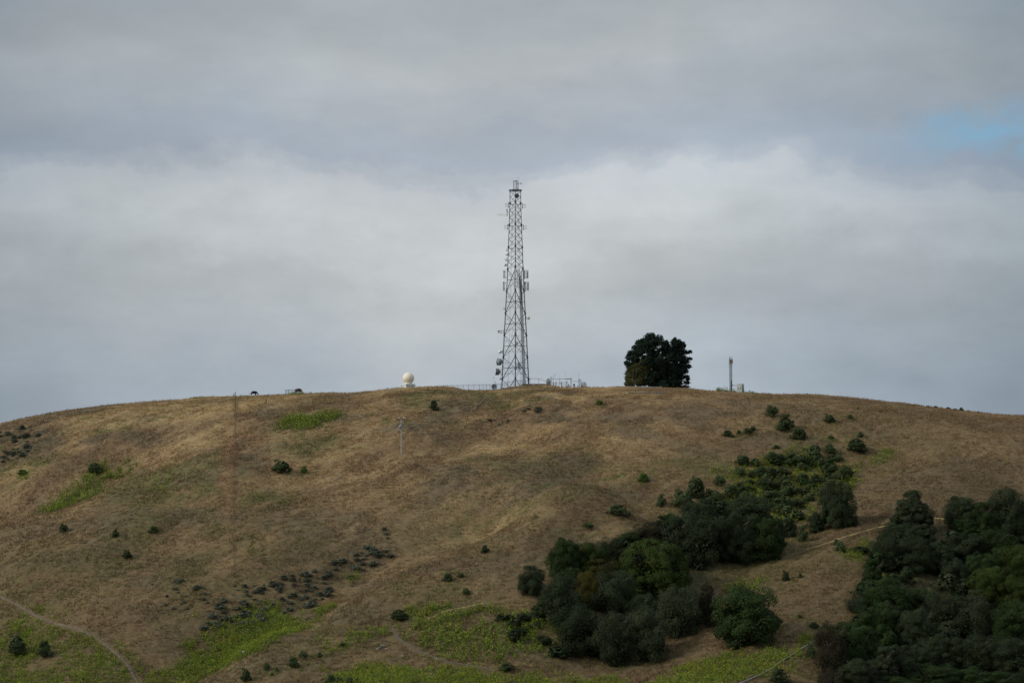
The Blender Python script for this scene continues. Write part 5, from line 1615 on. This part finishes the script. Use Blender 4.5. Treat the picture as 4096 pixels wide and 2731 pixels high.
pine('broad dark pine on the left of the ridge-top tree group', 'pine_tree', (860, 975),
     [(770, 200, 80, 55), (830, 190, 40, 48), (925, 215, 62, 50), (700, 260, 90, 48), (620, 275, 65, 40), (560, 355, 62, 38), (650, 350, 90, 52), (750, 310, 95, 60), (860, 300, 85, 60), (940, 290, 55, 48), (1030, 300, 52, 45), (1060, 380, 48, 60),
      (480, 440, 58, 40), (570, 440, 80, 50), (450, 510, 52, 40), (540, 530, 85, 50), (640, 440, 70, 45), (430, 600, 58, 34), (480, 640, 70, 50), (760, 400, 60, 36), (840, 380, 50, 32), (980, 380, 56, 42), (900, 420, 45, 28), (690, 520, 50, 40), (1000, 470, 52, 42), (940, 520, 36, 26), (1040, 560, 56, 50), (850, 470, 95, 55), (800, 610, 75, 55), (910, 570, 85, 55), (740, 560, 65, 50), (880, 640, 80, 50), (1085, 400, 42, 60), (1088, 490, 50, 60), (1070, 340, 30, 36), (1060, 650, 60, 60), (620, 590, 80, 55), (690, 610, 80, 55), (560, 600, 70, 50), (760, 480, 34, 24), (830, 560, 30, 24), (980, 620, 50, 40)],
     'pine', (800, 230), per=720)
pine('tall dark pine on the right of the ridge-top tree group with ragged branch ends', 'pine_tree', (1200, 1000),
     [(1170, 245, 44, 38), (1140, 260, 30, 30), (1230, 275, 50, 40), (1290, 310, 40, 36), (1180, 320, 70, 45), (1260, 370, 80, 48), (1325, 330, 22, 26), (1150, 400, 60, 50), (1220, 450, 95, 55), (1330, 430, 70, 30), (1410, 425, 36, 28), (1170, 540, 90, 60), (1280, 530, 90, 50), (1400, 530, 50, 22), (1340, 575, 70, 34), (1180, 650, 90, 65),
      (1290, 640, 95, 50), (1395, 650, 40, 30), (1120, 700, 80, 60), (1230, 740, 100, 60), (1340, 720, 50, 40), (1110, 800, 90, 60), (1230, 830, 100, 55), (1350, 810, 55, 26), (1380, 850, 34, 26), (1130, 900, 90, 50), (1240, 910, 60, 36), (1360, 905, 52, 26), (1340, 970, 60, 24), (1120, 970, 95, 30), (1060, 640, 60, 70), (1050, 760, 60, 60), (1010, 860, 70, 60), (1240, 975, 70, 18)],
     'pine', (1170, 250), per=680, dY=.8)
pine('dark filler pine between the broad and the tall ridge-top pines', 'pine_tree', (1000, 985),
     [(960, 680, 70, 60), (880, 680, 60, 50), (920, 760, 90, 60), (840, 790, 80, 60), (960, 850, 90, 60), (880, 880, 90, 55), (980, 930, 80, 45), (780, 880, 80, 60), (900, 960, 80, 28), (990, 975, 80, 28), (820, 965, 70, 26), (700, 900, 80, 50), (640, 930, 60, 30)],
     'pine', (980, 660), per=640, dY=-.3)
pine('olive-green bushy cypress at the left foot of the ridge-top pines', 'cypress_tree', (590, 970),
     [(660, 590, 70, 42), (600, 640, 80, 44), (700, 660, 90, 46), (760, 640, 50, 40), (520, 670, 60, 38), (470, 700, 56, 38), (560, 730, 90, 50), (660, 740, 100, 55), (760, 740, 70, 50), (440, 760, 55, 44), (520, 800, 90, 52), (640, 830, 110, 60), (760, 830, 80, 60), (430, 830, 46, 40), (460, 890, 66, 44), (560, 900, 90, 44), (680, 920, 100, 36), (420, 920, 42, 34), (780, 920, 60, 30), (480, 945, 80, 20)],
     'cypress', (620, 620), limbs=False, per=600, dY=-2.6, lsz=.3)

# ------------------------------------------------------------------ shrubs
_bn = [0]
SHR = []


def shrub(label, dx, dy, wd, group='dark shrubs on the open slope', leaf='shrub', hr=.72, name='shrub', photo=False, me=None, on=None):
    """centre and width in overview pixels"""
    _bn[0] += 1; i = _bn[0]
    s = 1 if photo else D
    sx, sy, w_ = dx * s, dy * s, wd * s
    if on is None:
        p = ground_px(sx, sy + w_ * hr * .42)
    else:
        u, _ = ue(sx, sy); p = Vector((float(u) * on, on, gz(float(u) * on, on)))
    k = p.y / F; W_ = w_ * k * 1.2
    ms = me or BUSH
    o = link(name, ms[i % len(ms)], None, p - Vector((0, 0, .12)))
    v_ = ((i * 53) % 17) / 17
    if leaf != 'sage' and on is None: SHR.append((p.x, p.y, W_))
    o.scale = (W_ * (.85 + .4 * v_), W_ * .9, (1.0 - .3 * v_) * W_ * hr * (0.9 + .25 * ((i * 37) % 10) / 10)); o.rotation_euler = (0, 0, i * 2.1)
    o.material_slots[0].link = 'OBJECT'; o.material_slots[0].material = L[leaf]
    return tag(o, label, 'shrub' if name == 'shrub' else 'sagebrush', group)


G1 = 'dark shrubs on the upper right slope'
for a, b, w_, lab in ((1775, 948, 32, 'flat dark shrub highest on the right slope below the skyline'), (1806, 975, 48, 'widest dark shrub of the upper right slope'), (1835, 999, 36, 'dark shrub just below right of the widest one'), (1905, 963, 27, 'round dark shrub on open grass far right of the widest one'),
                      (1966, 1025, 44, 'long low dark shrub above the lone green weed patch'), (1672, 996, 23, 'dark shrub at the left end of a short row of four'), (1720, 991, 22, 'third and bigger shrub in the short row of four'), (1730, 984, 17, 'shrub behind the right end of the short row of four'), (1697, 994, 12, 'tiny second shrub in the short row of four'),
                      (1875, 1028, 20, 'upright shrub above the gully weeds'), (1905, 1035, 27, 'wide shrub right of the upright shrub above the gully weeds')):
    shrub(lab, a, b, w_, G1)
for a, b, w_ in ((1953, 958, 14), (1910, 1005, 14), (1977, 999, 17), (1783, 1028, 14)):
    shrub('small single dark shrub dotted on the open upper right slope', a, b, w_, 'small dots of shrub on the upper right slope')
for a, b, w_, lab, lf, hr in ((647, 1070, 44, 'big round dark green bush left of the utility pole', 'shrub', .85), (698, 1081, 16, 'small bush just right of the big round bush', 'shrubb', .8), (997, 936, 24, 'dim shrub on the slope below the grassy mound', 'shrub', .8), (1378, 925, 17, 'small green shrub below the pines near the ridge', 'shrubb', .7),
                              (1115, 1261, 24, 'dark bush alone in mid-slope grass above the central wood', 'shrub', .8), (1028, 1328, 22, 'left of two shrubs left of the central wood', 'shrub', .8), (1058, 1321, 18, 'right of two shrubs left of the central wood', 'shrub', .7), (1070, 1358, 18, 'dim shrub close to the round tree at the far left of the wood', 'shrub', .9),
                              (1420, 1174, 46, 'wide grey-dark bush on the slope above the central wood', 'shrub', .55), (1352, 1207, 25, 'dim low shrub left below the wide grey-dark bush', 'shrub', .6), (1520, 1152, 28, 'round shrub flecked with pale leaves above the wood', 'shrub', .9), (1478, 1101, 26, 'pale green low shrub in open grass left of the gully', 'shrubb', .6),
                              (1805, 1326, 18, 'small dark upright shrub in the grass between the woods', 'dark', 1.3), (915, 1414, 40, 'dark bush at the top of the forked dark path', 'shrub', .6), (674, 1522, 26, 'round dark bush in the grass right of the little notice board', 'shrub', 1.0), (698, 1504, 20, 'smaller dark bush behind the round bush by the notice board', 'shrub', .9),
                              (735, 1503, 15, 'dim small bush left of the yellow-green strip', 'shrub', .9), (787, 1481, 14, 'small dark bush under the yellow-green weed strip', 'shrub', 1.0), (565, 1556, 27, 'dark bush cut by the bottom edge, left of centre', 'shrub', .9), (37, 1488, 42, 'left of two dark bushes in the bottom left corner', 'shrub', .9),
                              (102, 1497, 38, 'right of two dark bushes in the bottom left corner', 'shrub', .95), (147, 1215, 21, 'left of three round dark bushes on the left slope', 'shrub', .85), (266, 1226, 20, 'middle of three round dark bushes on the left slope', 'shrub', .85), (353, 1218, 19, 'right of three round dark bushes on the left slope', 'shrub', .85),
                              (292, 1272, 22, 'faint green shrub below the three round dark bushes', 'shrub', 1.1), (216, 1076, 32, 'dark bush at the top of the long diagonal weed band', 'shrub', .8), (52, 1086, 22, 'dark green bush at the far left inside small weeds', 'shrubb', .7), (1655, 1108, 30, 'dark bush at the left edge of the gully weeds', 'shrub', .8),
                              (1845, 1230, 28, 'bush right of the pale-stemmed tree', 'shrub', 1.1), (1812, 1217, 40, 'dark bush touching the right end of the central wood', 'dark', 1.0), (1868, 1215, 16, 'small bright bush above the straw path', 'shrubb', 1.2), (1930, 1258, 26, 'bush beside the straw path among weeds', 'shrub', .8),
                              (1921, 1246, 14, 'small dark bush standing on the straw path', 'shrub', 1.0), (1775, 1425, 40, 'low bush at the right foot of the large lone tree of the wood edge', 'dark', .8), (1837, 1413, 14, 'tiny dark bush on the bare slope between the woods', 'shrub', .7), (1838, 1325, 12, 'second tiny bush on the bare slope between the woods', 'shrub', .8),
                              (1690, 1480, 40, 'dim bush in the shade below the large lone tree', 'dark', .6), (1745, 1265, 60, 'dark brush under the right end of the central wood', 'dark', .45), (1790, 1560, 50, 'dark bush at the bottom edge beside the pale pipe', 'shrub', .6), (1865, 1498, 24, 'dark bush at the end of the pale pipe', 'shrub', 1.2), (1165, 1530, 40, 'dim olive bush among weeds at the bottom left of the wood', 'shrub', .5)):
    shrub(lab, a, b, w_, leaf=lf, hr=hr)
for a, b, w_ in ((760, 1561, 20), (781, 1562, 17), (803, 1563, 19), (820, 1563, 12), (614, 1534, 16), (636, 1539, 12), (625, 1548, 9)):
    shrub('small dark bush near the bottom edge left of centre', a, b, w_, 'small bushes along the bottom edge', hr=1.0)
for a, b, w_ in ((2131, 935, 8), (2149, 938, 11), (2178, 940, 12), (2194, 942, 9), (2208, 943.5, 13), (2246, 947, 6)):
    shrub('tiny round shrub on the right skyline', a, b, w_, 'row of shrubs on the right skyline', hr=.55, on=744.6)
G2 = 'dark shrubs among the gully weeds'
for a, b, w_ in ((1700, 1086, 30), (1735, 1064, 22), (1770, 1056, 24), (1762, 1112, 40), (1808, 1122, 44), (1845, 1098, 26), (1830, 1052, 44), (1868, 1046, 34), (1895, 1082, 20), (1720, 1150, 44), (1790, 1160, 44), (1680, 1135, 36), (1640, 1140, 40), (1830, 1180, 36), (1875, 1105, 34), (1945, 1088, 34), (1900, 1100, 26), (1600, 1130, 46), (1570, 1150, 50), (1540, 1190, 30), (1740, 1090, 26),
                  (1800, 1088, 30), (1700, 1120, 34), (1770, 1140, 40)):
    shrub('dark bush standing among bright green weeds in the gully head', a, b, w_, G2, leaf='shrub', hr=.8)
for q in range(72):
    while True:
        a, b = rng.uniform(1560, 1980), rng.uniform(1040, 1190)
        if in_poly(np.array([a]), np.array([b]), [(1545, 1200), (1640, 1120), (1700, 1060), (1800, 1040), (1890, 1030), (1975, 1075), (1920, 1120), (1850, 1190), (1700, 1190)])[0]: break
    shrub('dark bush standing among bright green weeds in the gully head', a, b, rng.uniform(16, 36), G2, leaf=('shrub', 'deep', 'shrub')[q % 3], hr=rng.uniform(.5, .8))
G3 = 'low brush along the wood edges'
for a, b, w_ in ((1250, 1470, 40), (1280, 1500, 44), (1200, 1420, 36), (1190, 1450, 30), (1150, 1420, 30), (1420, 1520, 40), (1480, 1500, 36), (1600, 1300, 34), (1590, 1280, 28), (1700, 1265, 40), (1640, 1245, 34), (1560, 1335, 30), (1980, 1262, 34), (2030, 1300, 44), (2170, 1250, 30), (1890, 1470, 30), (1870, 1435, 24)):
    shrub('low dim brush at the foot of the lower woods', a, b, w_, G3, leaf='dark', hr=.6)

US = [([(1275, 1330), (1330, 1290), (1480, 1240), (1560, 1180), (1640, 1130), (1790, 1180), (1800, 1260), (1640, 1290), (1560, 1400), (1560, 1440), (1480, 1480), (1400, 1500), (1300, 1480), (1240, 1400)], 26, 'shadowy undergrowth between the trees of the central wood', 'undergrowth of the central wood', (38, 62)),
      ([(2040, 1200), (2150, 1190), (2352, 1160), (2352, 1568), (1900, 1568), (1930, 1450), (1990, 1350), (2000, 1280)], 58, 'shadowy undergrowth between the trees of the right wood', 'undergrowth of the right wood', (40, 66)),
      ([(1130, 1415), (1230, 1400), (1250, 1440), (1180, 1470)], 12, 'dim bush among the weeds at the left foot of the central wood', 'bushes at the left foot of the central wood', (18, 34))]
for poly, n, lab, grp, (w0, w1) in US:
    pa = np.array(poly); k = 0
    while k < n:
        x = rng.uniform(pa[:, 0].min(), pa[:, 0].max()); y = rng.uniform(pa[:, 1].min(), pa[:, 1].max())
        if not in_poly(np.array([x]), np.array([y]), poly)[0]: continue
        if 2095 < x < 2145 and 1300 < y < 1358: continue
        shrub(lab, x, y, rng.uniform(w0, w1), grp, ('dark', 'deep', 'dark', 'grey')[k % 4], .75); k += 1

# grey sagebrush
SG = [
    ([(500, 1345), (640, 1325), (760, 1292), (850, 1244), (905, 1258), (900, 1285), (820, 1322), (760, 1362), (700, 1402), (600, 1432), (460, 1450), (500, 1392)], 178, 'low grey-green sagebrush on the slope above the brightest weed field', 'sagebrush above the brightest weed field', (10, 22)),
    ([(330, 1345), (420, 1325), (470, 1345), (490, 1400), (400, 1410), (330, 1395)], 22, 'low grey sagebrush scattered left of the main sagebrush slope', 'scattered sagebrush on the lower left slope', (7, 15)),
    ([(0, 985), (60, 975), (105, 990), (85, 1030), (50, 1060), (0, 1075)], 54, 'grey-green sagebrush at the far left below the skyline', 'sagebrush at the far left', (8, 17)),
    ([(540, 1440), (700, 1400), (720, 1440), (640, 1480), (560, 1460)], 14, 'grey sagebrush inside the brightest weed field', 'sagebrush inside the brightest weed field', (8, 16)),
    ([(1195, 930), (1260, 930), (1265, 945), (1200, 945)], 10, 'grey-dark sagebrush clump below the ridge right of the tower', 'sagebrush below the ridge right of the tower', (9, 15)),
    ([(1120, 960), (1165, 955), (1170, 975), (1125, 985)], 7, 'faint grey sagebrush below left of the ridge clump', 'faint sagebrush below the tower', (9, 14)),
    ([(0, 1460), (60, 1455), (80, 1475), (0, 1480)], 6, 'small grey sagebrush below the path at the left edge', 'sagebrush below the path', (9, 14)),
    ([(880, 1210), (920, 1205), (915, 1235), (880, 1235)], 5, 'grey sagebrush at the upper tip of the sagebrush slope', 'upper tip of the sagebrush slope', (10, 18)),
]
for poly, n, lab, grp, (w0, w1) in SG:
    pa = np.array(poly); k = 0; tries = 0
    while k < n and tries < 4000:
        tries += 1
        x = rng.uniform(pa[:, 0].min(), pa[:, 0].max()); y = rng.uniform(pa[:, 1].min(), pa[:, 1].max())
        if not in_poly(np.array([x]), np.array([y]), poly)[0]: continue
        if fbm(np.array([x / 26]), np.array([y / 16]), 17, 2)[0] < .34 and n > 20: continue
        w_ = w0 * .6 + (w1 * 1.05 - w0 * .6) * rng.random() ** 1.25; shrub(lab, x, y, w_ * 1.12, grp, 'sage', rng.uniform(.38, .6), 'sagebrush', me=SAGE); k += 1

# ------------------------------------------------------------------ weeds on the skyline
for lab, pts in (('leafy weed clump on the skyline left of the slim mast', [(2875, 8, .9), (2870, 6, .8), (2882, 6, .7), (2893, 5, 1.0), (2899, 3, .6), (2905, 4, .9)]),
                 ('thin weeds growing between the slim mast and the cabinet', [(2915, 2, .6), (2936, 3, .8), (2941, 2, .9), (2929, 2, .5)]),
                 ('weed tufts on the skyline just right of the cabinet', [(2983, 2, .4), (2997, 4, .6), (3010, 5, .5), (3025, 3, .35)]),
                 ('green weeds piled against the wire pen and the brown cow', [(1165, 6, .35), (1175, 8, .45), (1184, 7, .42), (1196, 7, .45), (1204, 7, .6), (1209, 5, .5)])):
    xs, ys_, hs_ = [], [], []
    Yb = 741.5 if 'pen' in lab else 746.0
    for sx, n, h in pts:
        for i in range(int(n * 2.2)):
            u, _ = ue(sx + rng.normal(0, 2.2), 1570); Yq = Yb + rng.normal(0, .7); xs.append(float(u) * Yq); ys_.append(Yq); hs_.append(h * 1.35)
    tag(link('skyline_weeds', weed_mesh('skyline_weeds', np.array(xs), np.array(ys_), np.array(hs_), .05)), lab, 'weeds', 'weeds on the ridge line', 'stuff')

# loose single plants strewn between the patches belong to the general cover
n = 2600
uu = rng.uniform(-0.22, 0.22, n); yy = 480 + 255 * rng.random(n) ** 1.0; xx = uu * yy
k = (fbm(xx / 14, yy / 14, 301, 3) > 0.54) & (fbm(xx / 4, yy / 4, 305, 2) > 0.5)
xx, yy = xx[k], yy[k]
ex, ey = [], []
for (x_, y_, w_) in SHR:
    m_ = int(4 + 3 * w_); ex += list(x_ + rng.normal(0, w_ * .6, m_)); ey += list(y_ + rng.normal(-.15 * w_, w_ * .75, m_))
xx = np.concatenate([xx, ex]); yy = np.clip(np.concatenate([yy, ey]), 470, 743)
tag(link('herb_cover', weed_mesh('herb_cover', xx, yy, 0.55, 0.25)), 'low green herbs dotted through the dry grass of the whole hill', 'herbs', None, 'stuff')
